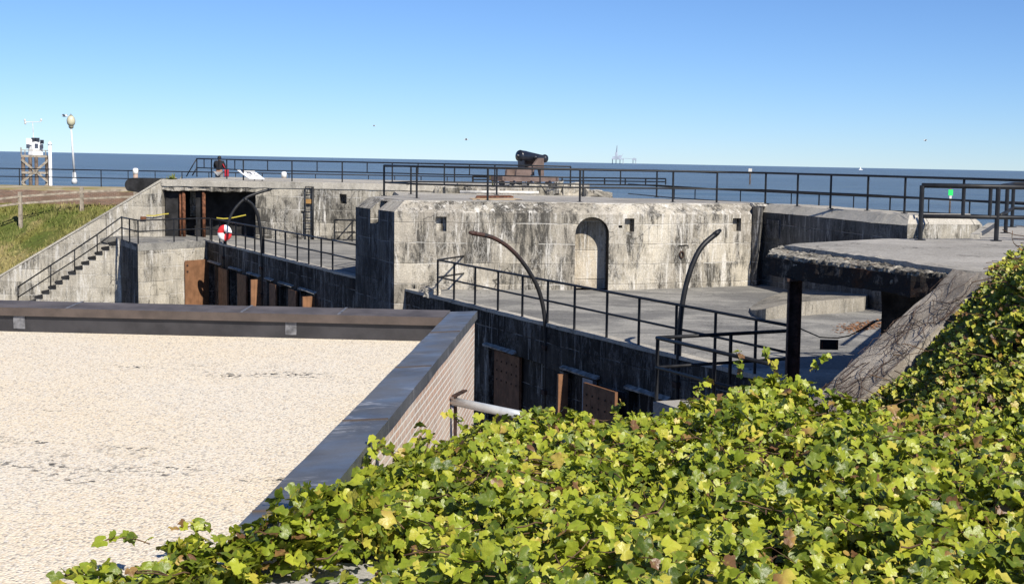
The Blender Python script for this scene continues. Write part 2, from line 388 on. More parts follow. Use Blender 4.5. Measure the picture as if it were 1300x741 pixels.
M['stem'] = simple('vine_stem', (.12, .075, .045), .9, .15, var=.5, sc=12.)
M['drystem'] = simple('dry_vine_stem', (.07, .05, .042), .9, .15, var=.5, sc=12.)
M['ledge'] = concrete('ledge_concrete', (.46, .44, .41), (.36, .35, .33), (.55, .7), .6, .0, .2, 0, off=72., bumpk=.4)
def grass_mat(name, blade):
    t = MT(name, .95, .1)
    c = t.mix(t.ramp(t.noise(scale=.22, detail=6, rough_=.65), .38, .62), (.15, .15, .04), (.33, .275, .125))
    c = t.mix(t.ramp(t.noise(scale=.55, detail=6, off=4), .44, .6, 0, .85), c, (.085, .12, .025))
    c = t.mix(t.ramp(t.noise(scale=.3, detail=5, off=9), .6, .7, 0, .7), c, (.36, .28, .17))
    if blade: c = t.mix(t.ramp(t.geo('Random Per Island'), 0, 1, 0, .45), c, (.30, .28, .11))
    else: c = t.mix(t.ramp(t.noise(scale=5, detail=6), .4, .7, 0, .5), c, (.06, .05, .02)); t.bump(t.noise(scale=4, detail=6), .8, .1)
    t.col(c); return t.m
M['lawn'] = grass_mat('lawn', False); M['blade'] = grass_mat('grass_blade', True)
def promenade_mat():
    t = MT('sandy_grass', .95, .1)
    c = t.mix(t.ramp(t.noise((1, .4, 1), .35, 6), .4, .6), (.36, .29, .19), (.27, .23, .09))
    t.col(t.mix(t.ramp(t.noise((1, .5, 1), .8, 6, off=3), .5, .66, 0, .8), c, (.48, .42, .33))); return t.m
M['sandy'] = promenade_mat()
M['ground'] = simple('pit_floor', (.12, .115, .105), .95, .1, var=.35, sc=.8)
def sea_mat():
    t = MT('sea_water', .3, .45)
    far = t.ramp(t.sep()[1], 100, 1500)
    c = t.mix(t.ramp(t.noise((.008, .03, 1), 1., 15, .82), .40, .60), (.07, .115, .152), (.165, .215, .245))
    c = t.mix(t.ramp(t.noise((.004, .012, 1), 1., 4, .5, off=3), .4, .65, 0, .6), c, (.10, .135, .165))
    cap = t.math('MULTIPLY', t.ramp(t.noise((.10, .45, 1), 1., 3, .6, off=7), .70, .735), t.ramp(t.noise((.02, .04, 1), 1., 3, off=12), .52, .6))
    c = t.mix(cap, c, (.6, .63, .66)); t.col(c)
    w = t.math('ADD', t.noise((.22, .7, 1), 1., 6, .65), t.math('MULTIPLY', t.noise((.04, .12, 1), 1., 4, .6, off=5), 2.))
    t.bump(w, 1., 1.3); return t.m
M['sea'] = sea_mat()
def leaf_mat(name, cols, w, tr=.24):
    t = MT(name, .40, .5)
    rnd = t.geo('Random Per Island')
    cr_ = t.t.nodes.new('ShaderNodeValToRGB'); cr_.color_ramp.interpolation = 'LINEAR'
    pat = t.math('MULTIPLY', t.math('SUBTRACT', t.noise(scale=1.1, detail=3), .5), w)
    t.put(cr_.inputs[0], t.math('ADD', rnd, pat))
    els = cr_.color_ramp.elements
    els[0].position = cols[0][0]; els[0].color = (*cols[0][1], 1); els[1].position = cols[-1][0]; els[1].color = (*cols[-1][1], 1)
    for p_, c_ in cols[1:-1]: e = els.new(p_); e.color = (*c_, 1)
    c = t.mix(t.ramp(t.noise(scale=38, detail=4, rough_=.7), .55, .75, 0, .35), cr_.outputs[0], (.20, .13, .04))
    at = t.t.nodes.new('ShaderNodeAttribute'); at.attribute_name = 'rim'; rim = at.outputs['Fac']
    c = t.mix(t.ramp(rim, 0., .35, .25, 0), c, (.46, .48, .10))
    c = t.mix(t.math('MULTIPLY', t.ramp(rim, .8, 1., 0, .55), t.ramp(t.noise(scale=14, detail=3, off=5), .5, .62)), c, (.30, .17, .05))
    t.bump(t.noise(scale=55, detail=3), .35, .01)
    t.col(c)
    tl = t.t.nodes.new('ShaderNodeBsdfTranslucent'); t.put(tl.inputs[0], t.mix(.5, c, (.42, .46, .03)))
    mx = t.t.nodes.new('ShaderNodeMixShader'); mx.inputs[0].default_value = tr
    t.t.links.new(t.b.outputs[0], mx.inputs[1]); t.t.links.new(tl.outputs[0], mx.inputs[2])
    t.t.links.new(mx.outputs[0], t.t.nodes['Material Output'].inputs[0]); return t.m
M['leaf'] = leaf_mat('vine_leaf', [(0., (.06, .10, .012)), (.22, (.15, .205, .02)), (.5, (.265, .325, .027)), (.82, (.40, .435, .04)), (.95, (.54, .47, .08)), (.98, (.36, .22, .07)), (1., (.16, .08, .04))], .7)
M['leaf2'] = leaf_mat('bank_vine_leaf', [(0., (.05, .085, .012)), (.25, (.12, .17, .02)), (.55, (.30, .34, .035)), (.84, (.48, .46, .06)), (.93, (.32, .18, .05)), (1., (.10, .05, .03))], .8)
M['dead'] = simple('fallen_leaf', (.26, .13, .065), .8, .2, var=.5, sc=9.)

# ------------------------------------------------------------------ world, sun
SUN_AZ, SUN_EL = 33.5, 40.0             # azimuth: right of straight-behind the camera
w = bpy.data.worlds.new("World"); SC.world = w; w.use_nodes = True; wt = w.node_tree
sky = wt.nodes.new('ShaderNodeTexSky'); sky.sky_type = 'NISHITA'; sky.sun_disc = False
sky.sun_elevation = R(SUN_EL); sky.sun_rotation = R(180 - SUN_AZ); sky.air_density = .75; sky.dust_density = 0.; sky.ozone_density = 6.; sky.altitude = 0
tn_ = wt.nodes.new('ShaderNodeMix'); tn_.data_type = 'RGBA'; tn_.blend_type = 'MULTIPLY'; tn_.inputs[0].default_value = 1.; tn_.inputs[7].default_value = (.79, .905, 1.09, 1)
wt.links.new(sky.outputs[0], tn_.inputs[6]); wt.links.new(tn_.outputs[2], wt.nodes['Background'].inputs[0]); wt.nodes['Background'].inputs[1].default_value = .082
sl = bpy.data.lights.new('sun', 'SUN'); sl.energy = 4.9; sl.angle = R(.5); sl.color = (1., .93, .81)
so = bpy.data.objects.new('sun', sl); COL.objects.link(so); so.location = (20, -30, 40)
sdir = Vector((math.sin(R(SUN_AZ)) * math.cos(R(SUN_EL)), -math.cos(R(SUN_AZ)) * math.cos(R(SUN_EL)), math.sin(R(SUN_EL))))
so.rotation_euler = sdir.to_track_quat('Z', 'Y').to_euler()
SC.view_settings.view_transform = 'Standard'; SC.view_settings.look = 'None'; SC.view_settings.gamma = 1; SC.view_settings.exposure = 0.4

# ------------------------------------------------------------------ setting: sea and ground
mb = MB(); mb.add([(-60000, -200, ZS), (60000, -200, ZS), (60000, 80000, ZS), (-60000, 80000, ZS)], [[0, 1, 2, 3]])
tag(obj('sea', mb, M['sea']), kind='structure')
mb = MB(); mb.prism([(-160, -60), (70, -60), (70, 46), (-10, 70), (-160, 95)], ZF - .6, ZF)
tag(obj('ground', mb, M['ground']), kind='structure')

# pit wall directions
W0 = P(265, 305, ZP); W1 = P(906, 375.5 + .2475 * (906 - 555.3), ZP)
D1 = (W1 - W0); D1.z = 0; D1.normalize(); D2 = Vector((-D1.y, D1.x, 0))       # D1: along the pit towards us; D2: away to the right
OUT = -D2
YW = P(205, 228, ZB).y                   # front of the left bunker
YS = P(147, 303, ZP).y                   # front of the stair
YG = 78.6

# promenade by the sea
S = [P(-80, 212.5, -1.1), P(700, 226.8, -1.1), P(856, 238, -1.1), P(1040, 247, -1.1), P(1345, 259.5, -1.1)]
outer = [(p.x, p.y + .7) for p in S]; inner = [(S[4].x - 1, S[4].y - 2.5), (S[3].x - 1.5, S[3].y - 2.5), (S[2].x - 2.5, S[2].y - 3), (S[1].x - 3, S[1].y - 6), (XD(300, 79), YG + .42), (outer[0][0], YG + .42)]
mb = MB(); mb.prism(outer + inner, ZS - .3, ZG); tag(obj('promenade', mb, M['sandy']), kind='structure')

# grassy bank left of the wing wall
xw0 = P(205, 228, ZB).x; wl = [Pd(205, 228, YW), Pd(-60, 228 + 265 * .595, YW)]
slope = (wl[0].z - wl[1].z) / (wl[0].x - wl[1].x)
def bank_z(x, y):
    v = (y - YW - .5) / (YG - YW - .5); v = min(max(v, 0), 1)
    zw = wl[0].z + slope * (x - wl[0].x) - .06; s = v * v * (3 - 2 * v) * .55 + v * .45
    return zw * (1 - s) - 2.93 * s + (noise.noise(Vector((x * .35, y * .35, 3))) * .22 + noise.noise(Vector((x * 1.1, y * 1.1, 3))) * .1) * math.sin(math.pi * min(1, v * 1.02)) ** .5
mb = MB(); nx, ny = 90, 44; xa, xb = wl[1].x - 4, xw0 + .3
for j in range(ny):
    for i in range(nx):
        x = xa + (xb - xa) * i / (nx - 1); y = YW + .5 + (YG - YW - .5) * j / (ny - 1); mb.v.append((x, y, bank_z(x, y)))
for j in range(ny - 1):
    for i in range(nx - 1): mb.f.append([j * nx + i, j * nx + i + 1, (j + 1) * nx + i + 1, (j + 1) * nx + i]); mb.mi.append(0)
tag(obj('lawn', mb, M['lawn'], smooth=True), kind='structure')
mb = MB()
for k in range(9000):
    x = random.uniform(xa, xb); y = random.uniform(YW + .6, YG - .2); z = bank_z(x, y) - .03
    d = noise.noise(Vector((x * .5, y * .5, 9)))
    if d < -.25 and random.random() < .8: continue
    h = random.uniform(.10, .26) * (1 + max(0, d) * 1.6); a = random.uniform(0, 6.28); wd = random.uniform(.03, .07)
    lx, ly = random.uniform(-.12, .12), random.uniform(-.12, .12)
    mb.add([(x - math.cos(a) * wd, y - math.sin(a) * wd, z), (x + math.cos(a) * wd, y + math.sin(a) * wd, z), (x + lx, y + ly, z + h)], [[0, 1, 2]])
tag(obj('grass', mb, M['blade']), 'short green and straw coloured grass covering the sloping bank', 'grass', kind='stuff')
mb = MB(); mb.prism([(XD(-70, YG), YG), (XD(205, YG), YG), (XD(205, YG), YG + .4), (XD(-70, YG), YG + .4)], -3.6, ZG - .03)
one('brick_wall', rough(mb, .10, .7, .5), M['far_brick'], 'low weathered red brick wall behind the grass bank', 'wall')

# ------------------------------------------------------------------ loading platform, pit wall
La = P(175, 310, ZP); Lc = P(147, 303, ZP); Lc = Pv(147.5, 303, La, D1); Lc.z = ZP
right_end = W1 + D1 * 6.
plat = [Lc, La, W0, right_end, right_end + D2 * 9, Vector((11, 40, 0)), Vector((6.5, 47, 0)), Vector((0, 50, 0)), Vector((-6, 55, 0)), Vector((-6, YW + .2, 0)), Vector((XD(150, YW), YW + 6, 0)), Vector((XD(150, YW), YS, 0))]
mb = MB(); mb.prism([(p.x, p.y) for p in plat], ZP - .3, ZP)
tag(obj('loading_platform', mb, M['platform']), kind='structure')

pw = thing('gallery_wall', 'long black stained wall of the service pit below the platform edge', 'wall', (W0 + W1) / 2 + Vector((0, 0, ZF - ZP)))
a, b = W0 - D1 * .02, W1 + D1 * 7
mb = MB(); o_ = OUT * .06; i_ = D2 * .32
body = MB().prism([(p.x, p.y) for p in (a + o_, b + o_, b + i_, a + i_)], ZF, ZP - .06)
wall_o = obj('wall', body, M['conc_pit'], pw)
mb = MB().prism([(p.x, p.y) for p in (a + OUT * .09, b + OUT * .09, b + D2 * .22, a + D2 * .22)], ZP - .06, ZP + .02)
obj('coping', rough(mb, .035, .35, .3), M['conc_top'], pw)
def on_wall(px):                          # point of the wall face under a photo column
    q = W0 + OUT * .06; y = 375.5 + .2475 * (px - 555.3); r = Pv(px, y + 25, q, D1); r.z = 0; return r
ZC = -4.80
for (pa, pb) in ((264, 281), (292, 307.5), (315, 331), (338, 347.5), (355, 373), (381, 402), (617, 656), (715, 762), (797, 852)):
    A_, B_ = on_wall(pa), on_wall(pb); up = Vector((0, 0, ZC))
    q = MB(); n0 = OUT * .0; q.add([A_ + up, B_ + up, B_ + up + OUT * .13 - Vector((0, 0, .08)), A_ + up + OUT * .10 - Vector((0, 0, .04)), A_ + up - Vector((0, 0, .06)), B_ + up - Vector((0, 0, .06)), B_ + up + OUT * .10 - Vector((0, 0, .09)), A_ + up + OUT * .10 - Vector((0, 0, .09))], [[0, 1, 2, 3], [7, 6, 5, 4], [0, 4, 5, 1], [1, 5, 6, 2], [2, 6, 7, 3], [3, 7, 4, 0]])
    obj('door_canopy', rough(q, .02, .3, .2), M['canopy'], pw)
holes = []
for (pa, pb) in ((266, 281), (293, 304), (316, 331), (339, 347), (356, 370), (382, 400), (621, 690), (716, 760), (799, 846)):
    A_, B_ = on_wall(pa), on_wall(pb)
    holes.append(MB().prism([(p.x, p.y) for p in (A_ + OUT * .2, B_ + OUT * .2, B_ + D2 * .22, A_ + D2 * .22)], ZF - .1, ZC - .12))
cut(wall_o, holes)
def door_leaf(A_, B_, mat, name='door', z1=ZC - .17, planks=5, bolts=False, th=.07):
    d = (B_ - A_); L = d.length; d.normalize(); nn = Vector((d.y, -d.x, 0)); q = MB()
    for k in range(planks):
        t0, t1 = L * k / planks + .004, L * (k + 1) / planks - .004
        q.box(A_ + d * (t0 + t1) / 2 + Vector((0, 0, (z1 + ZF) / 2)), ((t1 - t0) / 2, th / 2, (z1 - ZF) / 2), (d, nn, Vector((0, 0, 1))))
    o = obj(name, q, mat, pw)
    if bolts:
        q = MB()
        for zz in (z1 - .25, z1 - .5, z1 - .75):
            for tt in (.12, .3, .5, .7, .88): q.box(A_ + d * L * tt + Vector((0, 0, zz)), (.022, th / 2 + .015, .022), (d, nn, Vector((0, 0, 1))))
        obj('bolt', q, M['rustdark'], o)
    return o
def leaf_px(pa, pb, mat, out=.0, **k):   # leaf along the wall
    return door_leaf(on_wall(pa) + OUT * out, on_wall(pb) + OUT * out, mat, **k)
def leaf_open(px, width, mat, ang=90, **k):
    h = on_wall(px) + OUT * .02; d = OUT * math.sin(R(ang)) + D1 * math.cos(R(ang)); return door_leaf(h, h + d * width, mat, **k)
leaf_px(624, 656, M['door_shade'], -.12, bolts=True)
leaf_px(755, 796, M['door_shade'], .25, bolts=True, planks=4)['label'] = 'brown double plank door standing ajar with bolt heads'
leaf_open(722, .26, M['door'], 90, planks=1)['label'] = 'narrow orange brown door leaf edge in sunlight'
q = MB(); A_, B_ = on_wall(741) + OUT * .02, on_wall(754) + OUT * .02
q.prism([(p.x, p.y) for p in (A_, B_, B_ + D2 * .12, A_ + D2 * .12)], ZF, ZC - .15); obj('door_post', q, M['greypost'], pw)
for pa, pb in ((281, 292), (305, 316), (346, 354), (370, 380)): leaf_px(pa, pb, M['door_shade'], .10, planks=3)
leaf_open(331, .42, M['door'], 80, planks=3); leaf_open(400, .5, M['door'], 75, planks=3)

# landing at the left: block the stair climbs to
mb = MB(); Lb = Lc - D1 * 0; back = W0 + D2 * 1.5
mb.prism([(Lc.x, Lc.y), (La.x, La.y), (W0.x - .02, W0.y), (W0.x - .02 + .3, W0.y + 1.2), (Lc.x + .5, Lc.y + 1.2)], ZF, ZP - .004)
lb = thing('stair_landing', 'pale concrete landing block between the stair and the service pit', 'landing', La + Vector((0, 0, ZF - ZP)))
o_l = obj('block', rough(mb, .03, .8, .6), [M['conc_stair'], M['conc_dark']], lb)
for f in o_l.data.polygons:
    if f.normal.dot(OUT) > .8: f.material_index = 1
# left face of landing has its shade put into the dark tone; sunlit front keeps the big swung-open door
ld = (W0 - La).normalized(); ln_ = Vector((ld.y, -ld.x, 0))
pa_ = Pv(233, 345, La, ld); pb_ = Pv(264, 345, La, ld); pa_.z = pb_.z = 0
q = MB(); d = (pb_ - pa_).normalized(); L = (pb_ - pa_).length
for k in range(6):
    t0, t1 = L * k / 6 + .004, L * (k + 1) / 6 - .004
    q.box(pa_ + d * (t0 + t1) / 2 + ln_ * .1 + Vector((0, 0, (ZC + .02 + ZF) / 2)), ((t1 - t0) / 2, .035, (ZC + .02 - ZF) / 2), (d, ln_, Vector((0, 0, 1))))
dd = obj('door', q, M['door'], pw); dd['label'] = 'wide orange plank door swung open against the pale landing wall'
q = MB()
for zz in (ZC - .2, ZC - .48): q.box(pa_ + d * .1 + ln_ * .14 + Vector((0, 0, zz)), (.05, .012, .04), (d, ln_, Vector((0, 0, 1))))
obj('hinge', q, M['rustdark'], dd)

# right-hand landing in the pit
Q0 = P(829, 509, ZP)
mb = MB(); q1 = Q0 + D1 * 5; q2 = Q0 + D2 * 2.6
t_ = (W0 + OUT * .095 - Q0).dot(D2)
mb.prism([(p.x, p.y) for p in (Q0, q1, q1 + D2 * t_, Q0 + D2 * t_)], ZP - .32, ZP - .004)
rl = thing('pit_landing', 'grey concrete landing slab projecting into the pit behind the vines', 'landing', Q0)
obj('slab', rough(mb, .03, .4, .4), M['conc_deck'], rl)
mb = MB(); mb.prism([(p.x, p.y) for p in (Q0 + D1 * .3 + D2 * .3, q1 + D2 * .3, q1 + D2 * t_, Q0 + D1 * .3 + D2 * t_)], ZF, ZP - .33)
obj('base_wall', mb, M['conc_pit'], rl)

# ------------------------------------------------------------------ stair and wing wall
st = thing('concrete_stair', 'concrete steps climbing along the left wing wall to the landing', 'stairs', Pd(100, 380, YS))
x0 = Pd(147, 303, YS).x; run, rise, N = .312, .232, 15
prof = [(x0 + .6, ZF), (x0 + .6, ZP - .005), (x0, ZP - .005)]
for k in range(N): prof += [(x0 - run * k, ZP - rise * (k + 1)), (x0 - run * (k + 1), ZP - rise * (k + 1))]
prof[3:] = [(p[0], max(p[1], ZF)) for p in prof[3:]]; prof.append((prof[-1][0], ZF))
pp_ = [];
for p in prof:
    if not pp_ or (abs(p[0] - pp_[-1][0]) + abs(p[1] - pp_[-1][1])) > 1e-4: pp_.append(p)
mb = MB(); mb.slabxz(pp_, YS, YW - .01); obj('flight', mb, M['conc_stair'], st)
for k in range(N - 1):  # near-black treads and risers stand in for shadows along the stair
    q = MB(); q.box((x0 - run * (k + .5) - .02, (YS + YW) / 2 - .04, ZP - rise * (k + 1) + .005), (run / 2 + .03, (YW - YS) / 2 - .0, .06)); obj('tread', q, M['dim'], st)
    q = MB(); q.box((x0 - run * k - .006, (YS + YW) / 2, ZP - rise * (k + .5)), (.012, (YW - YS) / 2 - .01, rise / 2 - .03)); obj('riser', q, M['dim'], st)
ww = thing('wing_wall', 'sloping concrete wing wall beside the stair at the left', 'wall', Pd(120, 380, YW))
mb = MB(); mb.slabxz([(wl[0].x, wl[0].z), (wl[1].x, wl[1].z), (wl[1].x, ZF), (xw0, ZF)], YW, YW + .62)
obj('wall', rough(mb, .05, 1.2, .7), M['conc_stair'], ww)
u = (wl[1] - wl[0]); mb = MB(); mb.bar(wl[0] + Vector((.02, .31, -.01)), wl[1] + Vector((0, .31, -.01)), .70, .09); obj('coping', rough(mb, .04, .5, .4), M['conc_top'], ww)
# black vent hood behind the wing wall
q = MB(); pr = []
hx0, hx1, hz = XD(166, YW + 2), XD(215, YW + 2), -1.17
for k in range(9): t = math.pi / 2 * (1 + k / 8 * 1.6); pr.append((hx0 + .35 + .35 * math.cos(t), hz - .35 + .35 * math.sin(t)))
pr += [(hx1, hz - .85), (hx1, hz)]
q.slabxz(pr, YW + 1.2, YW + 2.4); one('vent_hood', q, M['dim'], 'black round ended hood behind the top of the left wing wall', 'vent hood')

# ------------------------------------------------------------------ left bunker
bk = thing('bunker', 'low concrete bunker with a broken roof and a wide dark opening', 'bunker', Pd(300, 304, YW))
xo0, xo1, xe = XD(205, YW), XD(324.5, YW), XD(742, YW)
def pfx(px): return XD(px, YW)
mb = MB(); mb.box(((xo1 + xe) / 2, YW + 2.6, (ZB - .30 + ZP - .5) / 2), ((xe - xo1) / 2, 2.6, (ZB - .30 - ZP + .5) / 2))
fw = obj('front_wall', mb, M['conc_far'], bk)
hole = lambda p0, p1, y0, y1, d: MB().box(((pfx(p0) + pfx(p1)) / 2, YW, (Pd(p0, y0, YW).z + Pd(p0, y1, YW).z) / 2), ((pfx(p1) - pfx(p0)) / 2, d, (Pd(p0, y0, YW).z - Pd(p0, y1, YW).z) / 2))
cut(fw, [hole(431, 440, 246.5, 258.5, .45), hole(382, 387, 268, 300, .12)])
lipx = lambda co: 1.0 if co.y < YW + .6 else .12
mb = MB(); mb.box(((xo0 + xe) / 2, YW + 6, ZB - .15), ((xe - xo0) / 2, 6.05, .149)); obj('roof_slab', rough(mb, .07, .5, .45, 3, lipx), M['conc_top'], bk)
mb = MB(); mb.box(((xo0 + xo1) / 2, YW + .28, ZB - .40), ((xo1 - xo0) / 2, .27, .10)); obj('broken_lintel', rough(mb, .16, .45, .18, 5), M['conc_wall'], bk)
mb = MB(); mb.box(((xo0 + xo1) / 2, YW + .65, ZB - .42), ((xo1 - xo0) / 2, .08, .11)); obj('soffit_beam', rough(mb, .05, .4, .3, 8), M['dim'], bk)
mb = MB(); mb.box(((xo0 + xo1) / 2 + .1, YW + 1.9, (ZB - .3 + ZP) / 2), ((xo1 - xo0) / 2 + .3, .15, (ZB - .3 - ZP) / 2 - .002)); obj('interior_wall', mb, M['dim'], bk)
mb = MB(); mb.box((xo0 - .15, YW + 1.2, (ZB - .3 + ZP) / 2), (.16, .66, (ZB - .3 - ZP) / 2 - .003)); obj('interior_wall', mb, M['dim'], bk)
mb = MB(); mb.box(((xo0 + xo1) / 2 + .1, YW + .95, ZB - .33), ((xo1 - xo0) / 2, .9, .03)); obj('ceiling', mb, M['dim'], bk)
q = MB(); q.box(((pfx(231) + pfx(245)) / 2, YW + 1.5, -2.35), ((pfx(245) - pfx(231)) / 2, .2, .62)); obj('beige_pier', rough(q, .1, .4, .2), M['conc_stair'], bk)  # sunlit piece of inner wall, put in as a paler block
q = MB(); q.slabxz([(pfx(207), ZB - .32), (pfx(227), ZB - .32), (pfx(226), ZP + .01), (pfx(207), ZP + .01)], YW + .35, YW + .5); obj('shutter', q, M['dim'], bk)
for px in (227, 231.5, 257):
    q = MB(); q.tube([(pfx(px), YW + .22, ZP), (pfx(px), YW + .22, ZB - .42)], .085 if px > 230 else .05, 10); obj('column', q, M['rust'], bk, True)
q = MB(); q.box((pfx(248.5), YW + .5, (ZB - .4 + ZP) / 2), (.12, .1, (ZB - .4 - ZP) / 2)); obj('column', q, M['dim'], bk)
# terrace behind the block
mb = MB(); mb.prism([(-7.4, 49.5), (1.2, 49.5), (pfx(745) + .6, YW), (pfx(500), YW)], -3.5, -1.55)
tag(obj('rear_terrace', rough(mb, .05, 1.5, 1.2), M['conc_top']), kind='structure')

# ------------------------------------------------------------------ blockhouse with the niche
def gp(px, Y): return Vector((XD(px, Y), Y, 0))
A, B, C, E_ = gp(500.8, 41.5), gp(451.5, 45.0), gp(790, 42.6), gp(955, 45.1)
E2, R2, B2 = Vector((5.6, 47.2, 0)), Vector((2.0, 50, 0)), Vector((-7.6, 49.8, 0))
ring = [(p.x, p.y) for p in (B, A, C, E_, E2, R2, B2)]
top = offset_poly(ring, .42)
bh = thing('blockhouse', 'weathered concrete blockhouse with an arched niche in its sunny front', 'blockhouse', (A + C) / 2 + Vector((0, 0, ZP)))
n = len(ring); mb = MB()
vs = [(x, y, ZP - .9 if i in (0, 1, 6) else ZP - .3) for i, (x, y) in enumerate(ring)] + [(x, y, -1.585) for x, y in ring] + [(x, y, ZD) for x, y in top]
mb.add(vs, [list(range(n))[::-1], list(range(2 * n, 3 * n))] + [[k * n + i, k * n + (i + 1) % n, (k + 1) * n + (i + 1) % n, (k + 1) * n + i] for k in (0, 1) for i in range(n)])
M['conc_block'] = M['conc_wall']
body = obj('body', mb, M['conc_wall'], bh)
dAC = (C - A).normalized(); nAC = Vector((dAC.y, -dAC.x, 0))        # outward
dCE = (E_ - C).normalized(); nCE = Vector((dCE.y, -dCE.x, 0))
dBA = (A - B).normalized(); nBA = Vector((dBA.y, -dBA.x, 0))
def cutter(px0, px1, y0, y1, pt, d, nn, depth, arch=False, wedge=False):
    a0 = Pv(px0, y1, pt, d); a1 = Pv(px1, y1, pt, d); zt = Pv((px0 + px1) / 2, y0, pt, d).z; zb = a0.z if not arch else ZP
    L = (Vector((a1.x, a1.y, 0)) - Vector((a0.x, a0.y, 0))).length; o = Vector((a0.x, a0.y, 0))
    pr = [(0, zb), (L, zb)]
    if arch:
        r_ = L / 2; zc = zt - r_
        pr += [(r_ + r_ * math.cos(t), zc + r_ * math.sin(t)) for t in [math.pi * k / 16 for k in range(17)]]
    else: pr += [(L, zt), (0, zt)]
    q = MB(); m_ = len(pr)
    f0 = [o + d * s + nn * .3 + Vector((0, 0, z)) for s, z in pr]; f1 = [o + d * (s if not wedge else L * .25 + s * .7) - nn * depth + Vector((0, 0, z if not wedge else zb + (z - zb) * .75 )) for s, z in pr]
    q.add(f0 + f1, [list(range(m_)), list(range(m_, 2 * m_))[::-1]] + [[(i + 1) % m_, i, m_ + i, m_ + (i + 1) % m_] for i in range(m_)])
    return q
cut(body, [cutter(729.3, 772, 275.5, 362, A, dAC, nAC, .60, arch=True),
           cutter(553.6, 566.8, 275, 293.6, A, dAC, nAC, .24), cutter(793, 805, 277.3, 294.3, C, dCE, nCE, .24), cutter(930, 940.5, 277, 293.7, C, dCE, nCE, .24),
           cutter(786, 790, 286, 289.5, C, dCE, nCE, .3), cutter(862, 874, 311, 316, C, dCE, nCE, .05),
           cutter(470.3, 480, 255, 283, A, dBA, nBA, .5)])
body.data.materials.append(M['conc_dark']); body.data.materials.append(M['shade_dark'])
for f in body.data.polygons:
    if f.normal.dot(nBA) > .95 and f.center.z < 2.3: f.material_index = 1  # left side: mildew plus its own shade in one dark tone
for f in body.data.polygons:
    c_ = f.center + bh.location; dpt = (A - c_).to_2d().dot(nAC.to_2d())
    if abs(f.normal.dot(nAC)) < .3 and .02 < dpt < .7 and XD(725, c_.y) < c_.x < XD(777, c_.y) and c_.z > ZP + .05: f.material_index = 2  # arch soffit and jambs: niche shadow painted as a near-black tone
# paler top skin of the roof
q = MB(); q.prism(offset_poly(top, .05), ZD - .05, ZD + .006); obj('roof_surface', q, M['conc_deck'], bh)
# plaster lining the niche's back
a0 = Pv(731, 361, A, dAC); a1 = Pv(770.5, 361, A, dAC); L = (a1 - a0).to_2d().length; o0 = Vector((a0.x, a0.y, 0)) - nAC * .595
zt = Pv(750, 277, A, dAC).z; r_ = L / 2; pr = [(0, ZP + .003), (L, ZP + .003)] + [(r_ + r_ * math.cos(t), zt - r_ + r_ * math.sin(t)) for t in [math.pi * k / 16 for k in range(17)]]
q = MB(); m_ = len(pr); q.add([o0 + dAC * s + Vector((0, 0, z)) for s, z in pr] + [o0 - nAC * .05 + dAC * s + Vector((0, 0, z)) for s, z in pr], [list(range(m_)), list(range(m_, 2 * m_))[::-1]] + [[(i + 1) % m_, i, m_ + i, m_ + (i + 1) % m_] for i in range(m_)])
M['plaster'] = concrete('niche_plaster', (.62, .55, .44), (.50, .43, .33), (.50, .60), .7, .4, .9, .9, off=80.)
obj('niche_back', q, M['plaster'], bh)
# iron ring in front wall
rc = Pv(864.5, 323, C, dCE) + nCE * .02
q = MB(); q.tube([rc + dCE * .075 * math.cos(t) + Vector((0, 0, .10 * math.sin(t))) + nCE * .02 for t in [2 * math.pi * k / 14 for k in range(15)]], .025, 6); obj('ring', q, M['rustdark'], bh)
# rubble toe at the pit corner
for k in range(7):
    px = 503 + k * 7.5 + random.uniform(-2, 2); yy = 375.5 + .2475 * (px - 555.3)
    c = P(px, yy - random.uniform(0, 3), ZP); q = MB(); s_ = random.uniform(.08, .17); aa_ = random.uniform(0, 3); q.box((c.x, c.y, ZP + s_ * .5), (s_ * 1.3, s_, s_ * .7), (Vector((math.cos(aa_), math.sin(aa_), .1)), Vector((-math.sin(aa_), math.cos(aa_), .05)), Vector((0, 0, 1))))
    one('concrete_chunk', rough(q, .10, .18, .09, k), M['conc_wall'], 'broken concrete lump at the foot of the blockhouse corner over the pit', 'rubble', 'rubble at the blockhouse corner')

# raised gun step on the platform
zt = -3.55
fp = [(952.5, 392), (953, 397), (960, 402.5), (972, 405.5), (990, 404), (1004, 402), (1050, 398), (1096, 394.5), (1108, 386), (1060, 372), (1000, 371), (966, 382)]
poly = [P(x, y, ZP) for x, y in fp]; tops = [ZP + .03, ZP + .08, ZP + .19, ZP + .28, ZP + .34, zt, zt, zt] + [zt, ZP + .12, ZP + .06, ZP + .04]
mb = MB(); mb.prism([(p.x, p.y) for p in poly], ZP - .02, tops)
one('gun_platform', rough(mb, .02, .6, .5), concrete('gun_step_concrete', (.34, .31, .26), (.25, .235, .205), (.47, .6), .7, .7, .3, 0, off=95.), 'low rounded concrete gun step on the loading platform', 'step')

